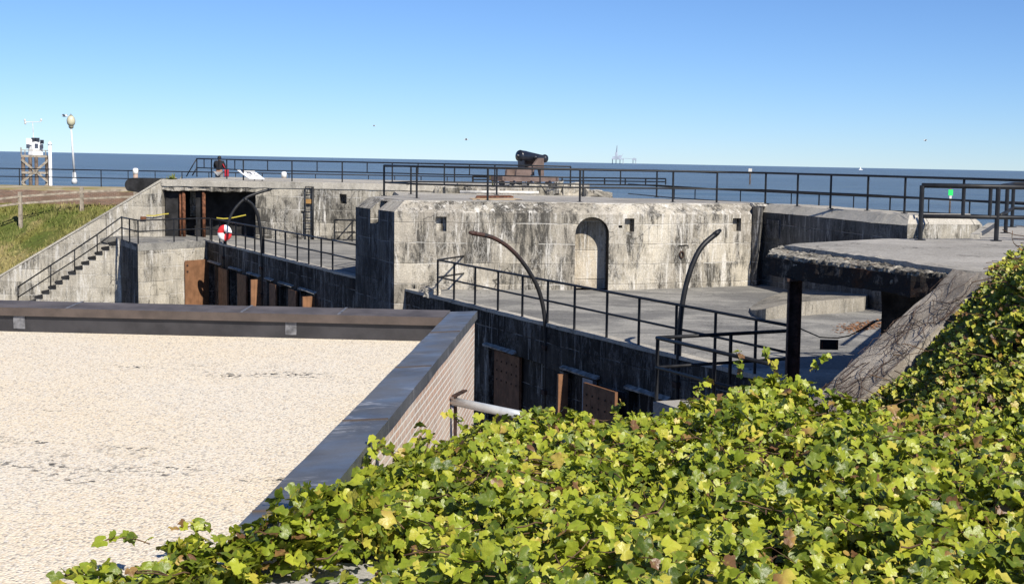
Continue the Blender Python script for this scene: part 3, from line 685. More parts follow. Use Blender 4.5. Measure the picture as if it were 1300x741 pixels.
# ------------------------------------------------------------------ right parapets
pr_ = thing('parapet_wall', 'shaded concrete parapet wall at the right behind the platform', 'wall', gp(1050, 41.5) + Vector((0, 0, ZP)))
G = [gp(962, 46.0), gp(1000, 44.2), gp(1058, 41.2), gp(1115, 38.2), gp(1153, 37.0)]
bkv = Vector((1.6, .9, 0))
def para(pts, off, zlow, ztop, zch, ch, mat, parent, name):
    mb = MB(); n = len(pts); fl = [(p.x, p.y) for p in pts]; bl = [(p.x + off.x, p.y + off.y) for p in pts]
    loop = fl + bl[::-1]; nn = len(loop); inn = offset_poly(loop, ch)
    a_ = sum(loop[i][0] * loop[(i + 1) % nn][1] - loop[(i + 1) % nn][0] * loop[i][1] for i in range(nn))
    if a_ < 0: loop = loop[::-1]; inn = offset_poly(loop, ch)
    mb.add([(x, y, zlow) for x, y in loop] + [(x, y, zch) for x, y in loop], [list(range(nn))[::-1]] + [[i, (i + 1) % nn, nn + (i + 1) % nn, nn + i] for i in range(nn)])
    obj(name, rough(mb, .04, .9, .7), mat, parent)
    mb = MB(); mb.add([(x, y, zch + .002) for x, y in loop] + [(x, y, ztop) for x, y in inn], [list(range(nn, 2 * nn)), list(range(nn))[::-1]] + [[i, (i + 1) % nn, nn + (i + 1) % nn, nn + i] for i in range(nn)])
    obj('coping', rough(mb, .03, .6, .5), M['conc_top'], parent)
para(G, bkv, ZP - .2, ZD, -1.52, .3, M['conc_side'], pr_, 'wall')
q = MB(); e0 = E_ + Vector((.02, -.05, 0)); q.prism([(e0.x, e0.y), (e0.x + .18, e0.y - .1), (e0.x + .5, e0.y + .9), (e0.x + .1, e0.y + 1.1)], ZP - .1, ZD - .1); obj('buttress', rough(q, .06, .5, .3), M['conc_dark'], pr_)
q = MB(); c = G[1] * .55 + G[0] * .45; dd = (G[1] - G[0]).normalized(); q.box((c.x - .02, c.y - .02, -2.05), (.45, .03, .3), (dd, Vector((dd.y, -dd.x, 0)), Vector((0, 0, 1)))); obj('blocked_window', q, M['conc_dark'], pr_)
p2 = thing('parapet_block', 'sunlit grey parapet block with a small dark opening at the far right', 'wall', gp(1200, 37.2) + Vector((0, 0, ZP)))
G2 = [gp(1153.5, 37.0), gp(1248, 37.6)]
para(G2, Vector((.5, 2.2, 0)), ZP - .2, ZD, -1.48, .3, M['conc_far'], p2, 'wall')
q = MB(); q.box((XD(1166, 37), 36.99, -1.98), (.20, .05, .13)); obj('drain_opening', q, M['dim'], p2)
G3 = [gp(1236, 37.5), gp(1244, 34.5), gp(1262, 32.5)]
# ------------------------------------------------------------------ right deck slab on its column
ZR = -1.30
ds = thing('deck_slab', 'overhanging concrete roof slab with a crumbling edge on a rusty column', 'slab', P(1009, 345, -1.6) * 1. + Vector((0, 0, ZP + 1.6)))
dk = [P(996, 311.5, ZR), P(1010, 309, ZR), P(1122, 303, ZR), P(1236, 303, ZR), P(1258, 287.5, ZR), P(1420, 286, ZR), P(1420, 352, ZR), P(1262, 345, ZR), P(1210, 342, ZR), P(1120, 328, ZR), P(1050, 318.5, ZR)]
mb = MB(); mb.prism([(p.x, p.y) for p in dk], ZR - .30, ZR); 
edge_a, edge_b = dk[0], dk[8]
def near_edge(co):
    d = (edge_b - edge_a); t = max(0, min(1, (co - edge_a).to_2d().dot(d.to_2d()) / d.to_2d().length_squared)); q_ = edge_a + d * t
    return 1. if (co - q_).to_2d().length < .35 else .1
obj('deck', rough(mb, .055, .22, .3, 2, near_edge), M['conc_deck'], ds)
bl = [P(975, 322.5, -1.38), P(1030, 330.5, -1.38), P(1100, 338, -1.38), P(1160, 346, -1.38), P(1203, 350, -1.38), P(1222, 341, -1.36), P(1125, 327, -1.36), P(1052, 317.5, -1.36), P(992, 311.5, -1.36), P(980, 317, -1.38)]
mb = MB(); mb.prism([(p.x, p.y) for p in bl], -1.66, -1.37)
obj('broken_edge', rough(mb, .065, .10, .06, 4), [M['rubble']], ds)
bl2 = offset_poly([(p.x, p.y) for p in bl], -.035)
mb = MB(); mb.prism(bl2, -1.70, -1.425); obj('fascia', rough(mb, .035, .16, .09, 6), M['fascia'], ds)
cc = P(1009.5, 352, -1.68)
q = MB(); x_ = Vector((1, 0, 0)); y_ = Vector((0, 1, 0))
q.box((cc.x, cc.y + .02, (ZP - 1.68) / 2), (.085, .006, (-1.68 - ZP) / 2)); q.box((cc.x - .092, cc.y, (ZP - 1.68) / 2), (.008, .1, (-1.68 - ZP) / 2)); q.box((cc.x + .092, cc.y, (ZP - 1.68) / 2), (.008, .1, (-1.68 - ZP) / 2))
q.box((cc.x, cc.y - .03, -1.71), (.14, .15, .02)); obj('column', q, M['rustdark'], ds)
ca, cb = Pd(1120, 362, 21.2), Pd(1215, 372, 20.2)
q = MB(); q.prism([(ca.x, ca.y), (cb.x, cb.y), (cb.x + 1.2, cb.y + 3), (ca.x + 1.3, ca.y + 3)], ZP, -1.61); obj('support_wall', rough(q, .05, .6, .5), M['shade_dark'], ds)  # deep shade below the slab is in this wall's colour
q = MB(); c0, c1 = P(1237, 303, ZR), P(1259, 287.5, ZR); q.bar(c0 + Vector((0, 0, .04)), c1 + Vector((0, 0, .04)), .16, .09); obj('kerb', q, M['conc_top'], ds)

# chain with a small black sign under the slab
Ycs = 22.0; q = MB(); cs = thing('chain_sign', 'small black sign hanging from a chain beside the rusty column', 'sign', Pd(1052, 443, Ycs))
pts = [Vector((cc.x + .1, cc.y, Pd(1019, 417, cc.y).z)), Pd(1041, 428, Ycs), Pd(1063, 429, Ycs), Pd(1078, 426, Ycs), Pd(1112, 408, Ycs + .3), Pd(1135, 400, Ycs + .4)]
obj('chain', MB().tube(pts, .011, 5), M['black'], cs)
c = (Pd(1041, 431, Ycs) + Pd(1064, 443.5, Ycs)) / 2; hw = (Pd(1064, 437, Ycs).x - Pd(1041, 437, Ycs).x) / 2; hh = (Pd(1041, 431, Ycs).z - Pd(1041, 443.5, Ycs).z) / 2
obj('board', MB().box(c, (hw, .02, hh)), M['black'], cs)
for s_ in (-.78, .82): obj('edge_stripe', MB().box((c.x + hw * s_, c.y - .022, c.z), (.005, .004, hh * .6)), M['rust'], cs)
# fallen leaves on the platform
mb = MB()
for k in range(420):
    px = random.gauss(1095, 16); py = 414 - (px - 1095) * .10 + random.gauss(0, 3.0); c = P(px, py, ZP + .015)
    a = random.uniform(0, 6.3); s_ = random.uniform(.03, .06); u_ = Vector((math.cos(a), math.sin(a), random.uniform(-.3, .3))) * s_; v_ = Vector((-math.sin(a), math.cos(a), random.uniform(-.3, .3))) * s_ * .7
    mb.add([c - u_, c + v_, c + u_, c - v_], [[0, 1, 2, 3]])
tag(obj('fallen_leaves', mb, M['dead']), 'drift of rust brown fallen leaves on the platform floor', 'fallen leaves', kind='stuff')

# ------------------------------------------------------------------ right wing wall and its earth bank
UW = P(1203, 349, -1.36); 
lowL = Pv(1035, 503, UW, D2); dn = (lowL - UW); UW2 = UW - dn * .04; LW = UW + dn * 1.55
wv = -Vector((-D2.y, D2.x, 0)) * .74                    # towards us and right
if wv.y > 0: wv = -wv
rw = thing('sloping_wall', 'sloping aggregate concrete wing wall hung with dry vines at the right', 'wall', UW + Vector((0, 0, ZP + 1.36)))
mb = MB(); loop = [UW2, LW, LW + wv, UW2 + wv]
nsub = 16; vs = []; fs = []
for k in range(nsub + 1):
    t = k / nsub; a_ = UW2.lerp(LW, t); b_ = a_ + wv
    vs += [a_, b_, Vector((b_.x, b_.y, ZP - .4)), Vector((a_.x, a_.y, ZP - .4))]
for k in range(nsub):
    for i in range(4): fs.append([k * 4 + i, k * 4 + (i + 1) % 4, (k + 1) * 4 + (i + 1) % 4, (k + 1) * 4 + i])
fs += [[3, 2, 1, 0], [nsub * 4 + i for i in range(4)]]
mb.add(vs, fs); obj('wall', rough(mb, .045, .25, .14, 5), M['wing'], rw)
q = MB()
for k in range(58):
    t = random.uniform(.06, 1.0); s_ = random.uniform(.1, .95); p = UW.lerp(UW + dn * 1.0, t) + wv * s_; d = Vector((random.uniform(-1, .2), random.uniform(-.8, .3), 0)); pts = []
    for j in range(random.randint(5, 11)):
        sw = (p - UW).to_2d().dot(wv.to_2d()) / wv.length_squared; p = p - wv * (sw - min(max(sw, .02), 1.0)); tt = (p - UW).to_2d().dot(dn.to_2d()) / dn.to_2d().length_squared; tt = max(tt, .03); zz = UW.z + dn.z * tt
        pts.append(Vector((p.x, p.y, zz + random.uniform(.01, .07)))); d = (d + Vector((random.uniform(-.7, .7), random.uniform(-.7, .7), 0))).normalized(); p = p + d * .13
    q.tube(pts, random.uniform(.002, .0055), 4)
one('dry_vine', q, M['drystem'], 'leafless dark vine stems straggling over the sloping wing wall', 'vine')

# ------------------------------------------------------------------ vines
def idw(ctrl):                          # smooth surface through control points
    C_ = np.array([(p.x, p.y, p.z) for p in ctrl]); n_ = len(C_)
    ph = lambda d: np.sqrt(d * d + .04)
    D_ = ph(np.hypot(C_[:, None, 0] - C_[None, :, 0], C_[:, None, 1] - C_[None, :, 1]))
    Q = np.stack([np.ones(n_), C_[:, 0], C_[:, 1]], 1)
    A_ = np.block([[D_ - 0.02 * np.eye(n_), Q], [Q.T, np.zeros((3, 3))]])
    w_ = np.linalg.lstsq(A_, np.concatenate([C_[:, 2], np.zeros(3)]), rcond=None)[0]
    def H(x, y):
        x = np.asarray(x, float); y = np.asarray(y, float)
        d = ph(np.hypot(x[..., None] - C_[:, 0], y[..., None] - C_[:, 1]))
        return d @ w_[:n_] + w_[n_] + w_[n_ + 1] * x + w_[n_ + 2] * y
    return H
edge_px = [(112, 738, -2.02), (200, 703, -2.02), (330, 662, -1.80), (395, 640, -1.80), (440, 630, -1.93), (500, 592, -2.02), (580, 552, -2.05), (650, 536, -2.08), (760, 545, -2.12), (850, 527, -2.02), (930, 494, -1.86), (1000, 484, -1.72), (1045, 506, -1.78), (1110, 530, -1.88), (1200, 540, -1.95), (1330, 556, -1.78)]
edge = [P(*e) for e in edge_px]
inner_c = [P(400, 741, -2.0), P(650, 741, -1.86), P(1000, 741, -1.83), P(1300, 741, -1.78), P(700, 640, -1.98), P(1000, 600, -1.84), P(1200, 640, -1.8), P(560, 660, -1.97), P(850, 640, -1.9), P(300, 720, -2.02)]
H1 = idw(edge + inner_c)
def lump(x, y):
    return np.array([noise.noise(Vector((a_ * 1.5, b_ * 1.2, 1.))) * .13 + noise.noise(Vector((a_ * 3.6, b_ * 3.0, 5.))) * .11 for a_, b_ in zip(np.ravel(x), np.ravel(y))]).reshape(np.shape(x))
cut_ = [P(520, 830, -1.95), P(425, 735, -2.04), P(395, 724, -2.05), P(300, 728, -2.06), P(215, 738, -2.06), P(140, 752, -2.06), P(40, 790, -2.06)]
poly1 = [(p.x, p.y) for p in [P(60, 760, -2.04)] + edge] + [(4.2, 7.), (4.2, 4.6)] + [(p.x, p.y) for p in cut_]
def inside(poly, x, y):
    r = np.zeros(len(x), bool); n_ = len(poly); j = n_ - 1
    for i in range(n_):
        xi, yi = poly[i]; xj, yj = poly[j]
        c_ = ((yi > y) != (yj > y)) & (x < (xj - xi) * (y - yi) / (yj - yi + 1e-12) + xi); r ^= c_; j = i
    return r
# lobed leaf outline (tip along +y)
def outline(lobes=5, seed=0):
    rr = random.Random(seed); pts = []
    pat = [(-90, .18), (-70, .62), (-48, .82), (-26, .86), (-8, .78), (12, .97), (26, .92), (42, .78), (58, .84), (74, .95), (90, 1.10)]
    half = [(a_, r_ * rr.uniform(.9, 1.1)) for a_, r_ in pat]
    full = half + [(180 - a_, r_ * rr.uniform(.92, 1.08)) for a_, r_ in half[-2:0:-1]]
    return np.array([(math.cos(R(a_)) * r_, math.sin(R(a_)) * r_) for a_, r_ in full])
OUTS = [outline(5, s_) for s_ in range(6)]
def leaves(name, pos, nrm, size, mat, fold=.25, stems=None, stem_mat=None):
    N_ = len(pos); nv = len(OUTS[0]) + 1; V = np.zeros((N_, nv, 3)); ang = RNG.uniform(0, 2 * np.pi, N_)
    nrm = nrm / np.linalg.norm(nrm, axis=1, keepdims=True)
    ref = np.where(np.abs(nrm[:, 2:3]) < .95, np.array([[0, 0, 1.]]), np.array([[1., 0, 0]]))
    u_ = np.cross(ref, nrm); u_ /= np.linalg.norm(u_, axis=1, keepdims=True); v_ = np.cross(nrm, u_)
    # tips hang downhill more often than not
    ang = RNG.normal(np.pi, 1.0, N_)
    a_ = u_ * np.cos(ang)[:, None] + v_ * np.sin(ang)[:, None]; b_ = np.cross(nrm, a_)   # b_: tip direction
    kind = RNG.integers(0, len(OUTS), N_); O = np.array(OUTS)[kind]
    cup = RNG.uniform(-.15, .55, N_); fo = RNG.uniform(-.05, fold, N_)
    x = O[:, :, 0]; y = O[:, :, 1]; zc = -cup[:, None] * (x * x + y * y) + fo[:, None] * np.abs(x) + RNG.normal(0, .085, x.shape)
    V[:, 1:, :] = pos[:, None, :] + size[:, None, None] * (x[..., None] * a_[:, None, :] + y[..., None] * b_[:, None, :] + zc[..., None] * nrm[:, None, :])
    V[:, 0, :] = pos
    k = nv - 1; base_ = (np.arange(N_) * nv)[:, None]
    i1 = np.arange(1, k + 1); i2 = np.roll(i1, -1)
    T = np.stack([np.broadcast_to(base_, (N_, k)), base_ + i1, base_ + i2], -1).reshape(-1, 3)
    verts = V.reshape(-1, 3); mi = np.zeros(len(T), np.int32)
    if stems is not None and stems.v:
        o = len(verts); sv = np.array(stems.v); tri = []
        for f in stems.f:
            for j in range(1, len(f) - 1): tri.append((f[0] + o, f[j] + o, f[j + 1] + o))
        verts = np.concatenate([verts, sv]); T = np.concatenate([T, np.array(tri)]); mi = np.concatenate([mi, np.ones(len(tri), np.int32)])
    me = bpy.data.meshes.new(name); me.vertices.add(len(verts)); me.vertices.foreach_set('co', verts.ravel())
    me.loops.add(len(T) * 3); me.loops.foreach_set('vertex_index', T.ravel().astype(np.int32))
    me.polygons.add(len(T)); me.polygons.foreach_set('loop_start', np.arange(0, len(T) * 3, 3, dtype=np.int32)); me.polygons.foreach_set('loop_total', np.full(len(T), 3, np.int32))
    rim = np.ones(len(verts), np.float32); rim[:N_ * nv:nv] = 0; at_ = me.attributes.new('rim', 'FLOAT', 'POINT'); at_.data.foreach_set('value', rim)
    me.materials.append(mat); me.materials.append(stem_mat or M['stem']); me.polygons.foreach_set('material_index', mi)
    me.polygons.foreach_set('use_smooth', np.ones(len(T), bool)); me.update(calc_edges=True); me.validate()
    o = bpy.data.objects.new(name, me); COL.objects.link(o); return o

Nn = 28000
xs = RNG.uniform(-3.2, 4.2, Nn * 3); ys = 4.6 + (11.8 - 4.6) * RNG.uniform(0, 1, Nn * 3)
ok = inside(poly1, xs, ys); xs, ys = xs[ok][:Nn], ys[ok][:Nn]
gap = np.array([noise.noise(Vector((a_ * 2.1, b_ * 1.7, 11.))) for a_, b_ in zip(xs, ys)])
keep = (gap > -.15) | (RNG.uniform(0, 1, len(xs)) < .38); xs, ys, gap = xs[keep], ys[keep], gap[keep]
h = H1(xs, ys) + lump(xs, ys) - np.clip(-gap - .12, 0, .4) * .35
dep = RNG.uniform(0, 1, len(xs)) ** 1.15 * .36
pos = np.stack([xs, ys, h + .05 - dep], 1)
sn = np.array(sdir)
nrm = RNG.normal(0, .66, (len(xs), 3)) + np.array([[.10, -.18, .95]]) + .25 * sn
size = RNG.uniform(.028, .062, len(xs)) * np.where(RNG.uniform(0, 1, len(xs)) < .22, .55, 1.)
# leaves hanging over the far and left edges
P_, Nr, Sz = [pos], [nrm], [size]
for i in range(len(edge) - 1):
    a_, b_ = edge[i], edge[i + 1]; L = (b_ - a_).to_2d().length; m_ = int(L * (420 if i > 4 else 620))
    t = RNG.uniform(0, 1, m_); drop = RNG.uniform(0, 1, m_) ** 1.3 * (.75 if i > 5 else .26); outv = np.array([-(b_ - a_).y, (b_ - a_).x]); outv = outv / np.linalg.norm(outv)
    xx = a_.x + (b_.x - a_.x) * t + outv[0] * (RNG.normal(.02 if i > 5 else -.10, .07 if i > 5 else .13, m_) + drop * .12); yy = a_.y + (b_.y - a_.y) * t + outv[1] * (RNG.normal(.02 if i > 5 else -.10, .07 if i > 5 else .13, m_) + drop * .12)
    zz = H1(xx, yy) + lump(xx, yy) + RNG.uniform(-.02, .07, m_) - drop
    P_.append(np.stack([xx, yy, zz], 1)); n_ = RNG.normal(0, .45, (m_, 3)) + np.array([[outv[0] * .5, outv[1] * .5 - .2, .8]]); Nr.append(n_); Sz.append(RNG.uniform(.030, .060, m_))
# free shoots standing up above the mat
stems = MB()
def shoot(x, y, z, L, d, n=7, sz=.05):
    p = Vector((x, y, z)); d = Vector(d).normalized(); pts = [p.copy()]; pp = []; nn_ = []
    for j in range(n):
        d = (d + Vector((random.uniform(-.3, .3), random.uniform(-.3, .3), -.10 + random.uniform(-.1, .1)))).normalized(); p = p + d * (L / n); pts.append(p.copy())
        pp.append(p + Vector((random.uniform(-.03, .03), random.uniform(-.03, .03), .01))); nn_.append((random.gauss(.1, .5), random.gauss(-.4, .4), .7))
    stems.tube(pts, .0035, 4); P_.append(np.array(pp)); Nr.append(np.array(nn_)); Sz.append(RNG.uniform(sz * .6, sz, len(pp)))
for px, py, z, L, d in ((655, 532, -2.03, .34, (.75, .1, .5)), (700, 538, -2.08, .2, (.8, 0, .2)), (880, 505, -1.95, .22, (.2, 0, .9)), (940, 482, -1.82, .25, (.1, 0, 1)), (985, 470, -1.7, .22, (-.3, 0, .9)), (1035, 472, -1.7, .2, (.3, 0, .8)),
                        (585, 545, -2.03, .2, (-.2, 0, .8)), (470, 600, -2.0, .2, (-.3, 0, .7)), (270, 672, -2.0, .2, (-.8, .2, .4)), (190, 690, -2.0, .25, (-.9, .2, .3)), (130, 725, -2.02, .2, (-1, .2, .3)), (780, 535, -2.1, .18, (.3, 0, .8))):
    p = P(px, py, z); shoot(p.x, p.y, p.z, L, d)
for k in range(60):
    i = RNG.integers(0, len(xs)); shoot(xs[i], ys[i], h[i] - .02, random.uniform(.15, .3), (random.uniform(-1, 1), random.uniform(-1, .4), random.uniform(.4, .9)), 5, .052)
for k in range(420):                     # runners lying among the leaves
    i = RNG.integers(0, len(xs)); p = Vector((xs[i], ys[i], h[i] - .02)); a = random.uniform(0, 6.3); d = Vector((math.cos(a), math.sin(a), 0)); pts = []
    for j in range(6):
        pts.append(p.copy()); d = (d + Vector((random.uniform(-.5, .5), random.uniform(-.5, .5), 0))).normalized(); p = p + d * .07; p.z += random.uniform(-.03, .03)
    stems.tube(pts, random.uniform(.0025, .005), 4)
pos, nrm, size = np.concatenate(P_), np.concatenate(Nr), np.concatenate(Sz)
tag(leaves('grape_vine', pos, nrm, size, M['leaf'], .6, stems), 'mat of yellow green lobed vine leaves covering the near wall top', 'vine', kind='stuff')
# ground body under the near vines
mb = MB(); gx = np.linspace(-1.5, 4.4, 60); gy = np.linspace(4.2, 12., 70); XX, YY = np.meshgrid(gx, gy); ins = inside(offset_poly(poly1, .12) if True else poly1, XX.ravel(), YY.ravel()).reshape(XX.shape)
ins2 = inside(poly1, XX.ravel(), YY.ravel()).reshape(XX.shape)
ZZ = H1(XX, YY) + lump(XX, YY) - np.where(XX < -.9, .42, .26)
ZZ = np.where(ins2, ZZ, np.minimum(ZZ, -2.6) - 2.2)
mb.v = [tuple(v) for v in np.stack([XX, YY, ZZ], -1).reshape(-1, 3)]; nx_ = len(gx)
for j in range(len(gy) - 1):
    for i in range(nx_ - 1): mb.f.append([j * nx_ + i, j * nx_ + i + 1, (j + 1) * nx_ + i + 1, (j + 1) * nx_ + i]); mb.mi.append(0)
tag(obj('earth_mound', mb, M['soil'], smooth=True), kind='structure')
lpt = [P(215, 741, -2.12), P(300, 729, -2.12), P(405, 718, -2.12)]
mb = MB(); mb.prism([(-2.45, 4.6), (-1.0, 4.6), (-1.0, 7.02), (-1.72, 7.1), (-2.42, 6.93)], ZF, -2.11); one('concrete_ledge', rough(mb, .02, .3, .2), M['ledge'], 'pale concrete ledge half hidden under the vines at the bottom', 'ledge')

# right bank
bc = [(P(1112, 508, -2.9)), P(1262, 342, -1.24), P(1310, 328, -.95), P(1310, 545, -2.2), P(1205, 526, -2.35)]
Am = np.array([(1, p.x, p.y) for p in bc]); bz = np.array([p.z for p in bc])
def G_(px, py, Y): return Pd(px, py, Y)
H2i = idw([P(1255, 346, -1.30), G_(1235, 375, 17.2), G_(1205, 412, 17.0), G_(1165, 455, 16.8), G_(1115, 505, 16.6), G_(1075, 545, 16.2),
           G_(1310, 332, 15.0), G_(1310, 330, 17.5), G_(1310, 400, 14.0), G_(1310, 470, 13.0), G_(1310, 560, 12.0), G_(1250, 430, 14.8), G_(1210, 490, 14.2), G_(1230, 545, 12.6), G_(1150, 540, 14.2), G_(1100, 560, 14.2), G_(1100, 580, 12.5), G_(1030, 600, 13.5), G_(1400, 330, 14.0), G_(1400, 470, 12.5)])
def H2(x, y): return H2i(x, y)
wr0, wr1 = UW2 + wv * .72, LW + wv * .72
poly2 = [(wr0.x, wr0.y), (wr1.x, wr1.y), (1.9, 12.6), (2.6, 11.), (5.5, 10.5), (7., 12), (7.4, 17.6), (6.2, 18.2)]
poly2 = [(wr0.x + .5, wr0.y + .9)] + poly2
N2 = 24000; xs = RNG.uniform(.5, 7.4, N2 * 4); ys = RNG.uniform(10, 19, N2 * 4); ok = inside(poly2, xs, ys); xs, ys = xs[ok][:N2], ys[ok][:N2]
l2 = np.array([noise.noise(Vector((a_ * 1.4, b_ * 1.4, 2.))) * .16 + noise.noise(Vector((a_ * 3.4, b_ * 3.4, 7.))) * .09 for a_, b_ in zip(xs, ys)])
h2 = H2(xs, ys) + l2; dep = RNG.uniform(0, 1, len(xs)) ** 1.5 * .32
pos = np.stack([xs, ys, h2 + .06 - dep], 1); nrm = RNG.normal(0, .5, (len(xs), 3)) + np.array([[-.05, -.45, .75]]) + .5 * sn; size = RNG.uniform(.026, .055, len(xs))
stems = MB()
for k in range(360):
    i = RNG.integers(0, len(xs)); p = Vector((xs[i], ys[i], h2[i] - .03)); a = random.uniform(0, 6.3); d = Vector((math.cos(a), math.sin(a), .1)); pts = []
    for j in range(6): pts.append(p.copy()); d = (d + Vector((random.uniform(-.5, .5), random.uniform(-.5, .5), random.uniform(-.2, .2)))).normalized(); p = p + d * .1
    stems.tube(pts, random.uniform(.003, .006), 4)
tag(leaves('bank_vine', pos, nrm, size, M['leaf2'], .6, stems), 'darker small leaved vines covering the bank at the right edge', 'vine', kind='stuff')
mb = MB(); gx = np.linspace(.8, 7.6, 60); gy = np.linspace(10.2, 18.6, 70); XX, YY = np.meshgrid(gx, gy)
ins2 = inside(poly2, XX.ravel(), YY.ravel()).reshape(XX.shape); l3 = np.array([noise.noise(Vector((a_ * 1.4, b_ * 1.4, 2.))) * .16 for a_, b_ in zip(XX.ravel(), YY.ravel())]).reshape(XX.shape)
ZZ = H2(XX, YY) + l3 - .26; ZZ = np.where(ins2, ZZ, -4.3)
mb.v = [tuple(v) for v in np.stack([XX, YY, ZZ], -1).reshape(-1, 3)]; nx_ = len(gx)
for j in range(len(gy) - 1):
    for i in range(nx_ - 1): mb.f.append([j * nx_ + i, j * nx_ + i + 1, (j + 1) * nx_ + i + 1, (j + 1) * nx_ + i]); mb.mi.append(0)
tag(obj('earth_bank', mb, M['soil'], smooth=True), kind='structure')

# ------------------------------------------------------------------ brick building with the gravel roof
bb = thing('brick_building', 'brick building with a pale gravel roof and dark metal parapets', 'building', (-6, 12, ZF))
ZT, ZRf = -1.87, -2.20
c1 = P(606, 394.5, ZT); c0 = P(405, 640, ZT); dv = (c1 - c0); dv.z = 0; dv.normalize(); near = c1 - dv * (c1.y - 6.95) / dv.y
lf = Vector((-dv.y, dv.x, 0)); capw = .34
fd = (P(0, 380.5, ZT) - P(590, 394, ZT)); fd.z = 0; fd.normalize(); far_end = c1 + fd * 13
def rp(a_, b_, z0, z1, name, mat, wdt, side): # wall from a to b with thickness towards side
    return obj(name, MB().prism([(p.x, p.y) for p in (a_, b_, b_ + side * wdt, a_ + side * wdt)], z0, z1), mat, bb)
bk_in = -Vector((-fd.y, fd.x, 0)); bk_in = bk_in if bk_in.y < 0 else -bk_in
ins_ = .03
rp(near + lf * ins_, c1 + lf * ins_ + dv * -.03, ZF, ZT - .10, 'side_wall', M['brick'], .25, lf)
rp(c1 + lf * (ins_ + .26) + bk_in * .03, far_end + bk_in * .03, ZF, ZT - .10, 'rear_wall', M['brick'], .25, bk_in)
# roof surface
ra = near + lf * .2 - dv * 1.5; rb = c1 + lf * .2 + bk_in * .2; rc_ = far_end + bk_in * .2; rd = Vector((rc_.x, 5.4, 0))
mb = MB(); mb.prism([(ra.x, ra.y), (rb.x, rb.y), (rc_.x, rc_.y), (rd.x, rd.y)], ZRf - .3, ZRf); obj('roof', mb, M['gravel'], bb)
# side coping: flat top with folded edges
def coping(a_, b_, side, wdt, tilt, name):
    q = MB(); A0 = a_; B0 = b_; s1 = side * wdt
    top = [A0 + Vector((0, 0, ZT)), B0 + Vector((0, 0, ZT)), B0 + s1 + Vector((0, 0, ZT - tilt)), A0 + s1 + Vector((0, 0, ZT - tilt))]
    bot = [t_ - Vector((0, 0, .10)) for t_ in top]
    q.add(top + bot, [[0, 1, 2, 3], [7, 6, 5, 4], [0, 4, 5, 1], [1, 5, 6, 2], [2, 6, 7, 3], [3, 7, 4, 0]])
    bm = rough(q, .008, .7, .5); v0 = Vector((0, 0, 0))
    return obj(name, bm, M['cap'], bb)
for v in (near, c1, far_end): v.z = 0
coping(near, c1, lf, capw, .02, 'side_coping')
coping(c1 + lf * capw, far_end + lf * 0, bk_in, .52, .03, 'rear_coping').data.materials[0] = M['cap_rear']
# brown front lip and black felt upstand of the rear parapet
a_ = c1 + lf * (capw + .01) + bk_in * .525; b_ = far_end + bk_in * .525
q = MB(); q.prism([(p.x, p.y) for p in (a_, b_, b_ + bk_in * .02, a_ + bk_in * .02)], ZT - .13, ZT - .028); obj('coping_lip', q, M['cap_brown'], bb)
a_ = c1 + lf * (capw - .05) + bk_in * .5; b_ = far_end + bk_in * .5
q = MB(); q.prism([(p.x, p.y) for p in (a_, b_, b_ + bk_in * -.25, a_ + bk_in * -.25)], ZRf - .05, ZT - .11); obj('felt_upstand', rough(q, .02, .9, .6), M['felt'], bb)
a_ = near + lf * (capw - .03); b_ = c1 + lf * (capw - .03)
q = MB(); q.prism([(p.x, p.y) for p in (a_, b_, b_ - lf * .06, a_ - lf * .06)], ZRf - .05, ZT - .11); obj('felt_upstand', q, M['felt'], bb)
# coping seams and bare patches
for k in range(1, 5):
    p = c1 - dv * (2.6 * k - .5); q = MB(); q.bar(p + lf * .005 + Vector((0, 0, ZT + .003)), p + lf * (capw - .005) + Vector((0, 0, ZT - .017)), .02, .012); obj('coping_seam', q, M['cap_brown'], bb)
for px0, px1 in ((17, 31), (362, 376)):
    p0 = Pv(px0, 405, c1 + bk_in * .53, fd); p1 = Pv(px1, 405, c1 + bk_in * .53, fd); m_ = (p0 + p1) / 2
    q = MB(); q.box((m_.x, m_.y + .02, ZRf + .14), ((p1.x - p0.x) / 2, .012, .10)); obj('flashing_patch', rough(q, .015, .2, .05), M['flash'], bb)
for px in (105, 320, 440):
    p0 = Pv(px, 385, c1, fd); q = MB(); q.bar(Vector((p0.x, c1.y + (p0.x - c1.x) * fd.y / fd.x + .0, ZT + .002)), Vector((p0.x, c1.y + (p0.x - c1.x) * fd.y / fd.x - .52, ZT - .028)), .03, .012); obj('coping_seam', q, M['flash'], bb)
# drain pipe
pa = Pv(575, 509, near, dv); pb = Pd(640, 522.5, pa.y - .55)
dp = thing('drain_pipe', 'silver metal drain pipe sticking out of the brick wall into the vines', 'pipe', pa)
q = MB(); q.tube([pa - (pb - pa) * .05, pa.lerp(pb, .5), pb + (pb - pa) * .3], .045, 14); obj('pipe', q, M['zinc'], dp, True)
q = MB(); q.bar(pa + Vector((.02, -.1, .07)), pa + Vector((.10, .25, .075)), .05, .02); q.bar(pa + Vector((.03, -.03, .05)), pa + Vector((.03, -.03, -.45)), .035, .02, Vector((0, 1, 0))); obj('bracket', q, M['rustdark'], dp)

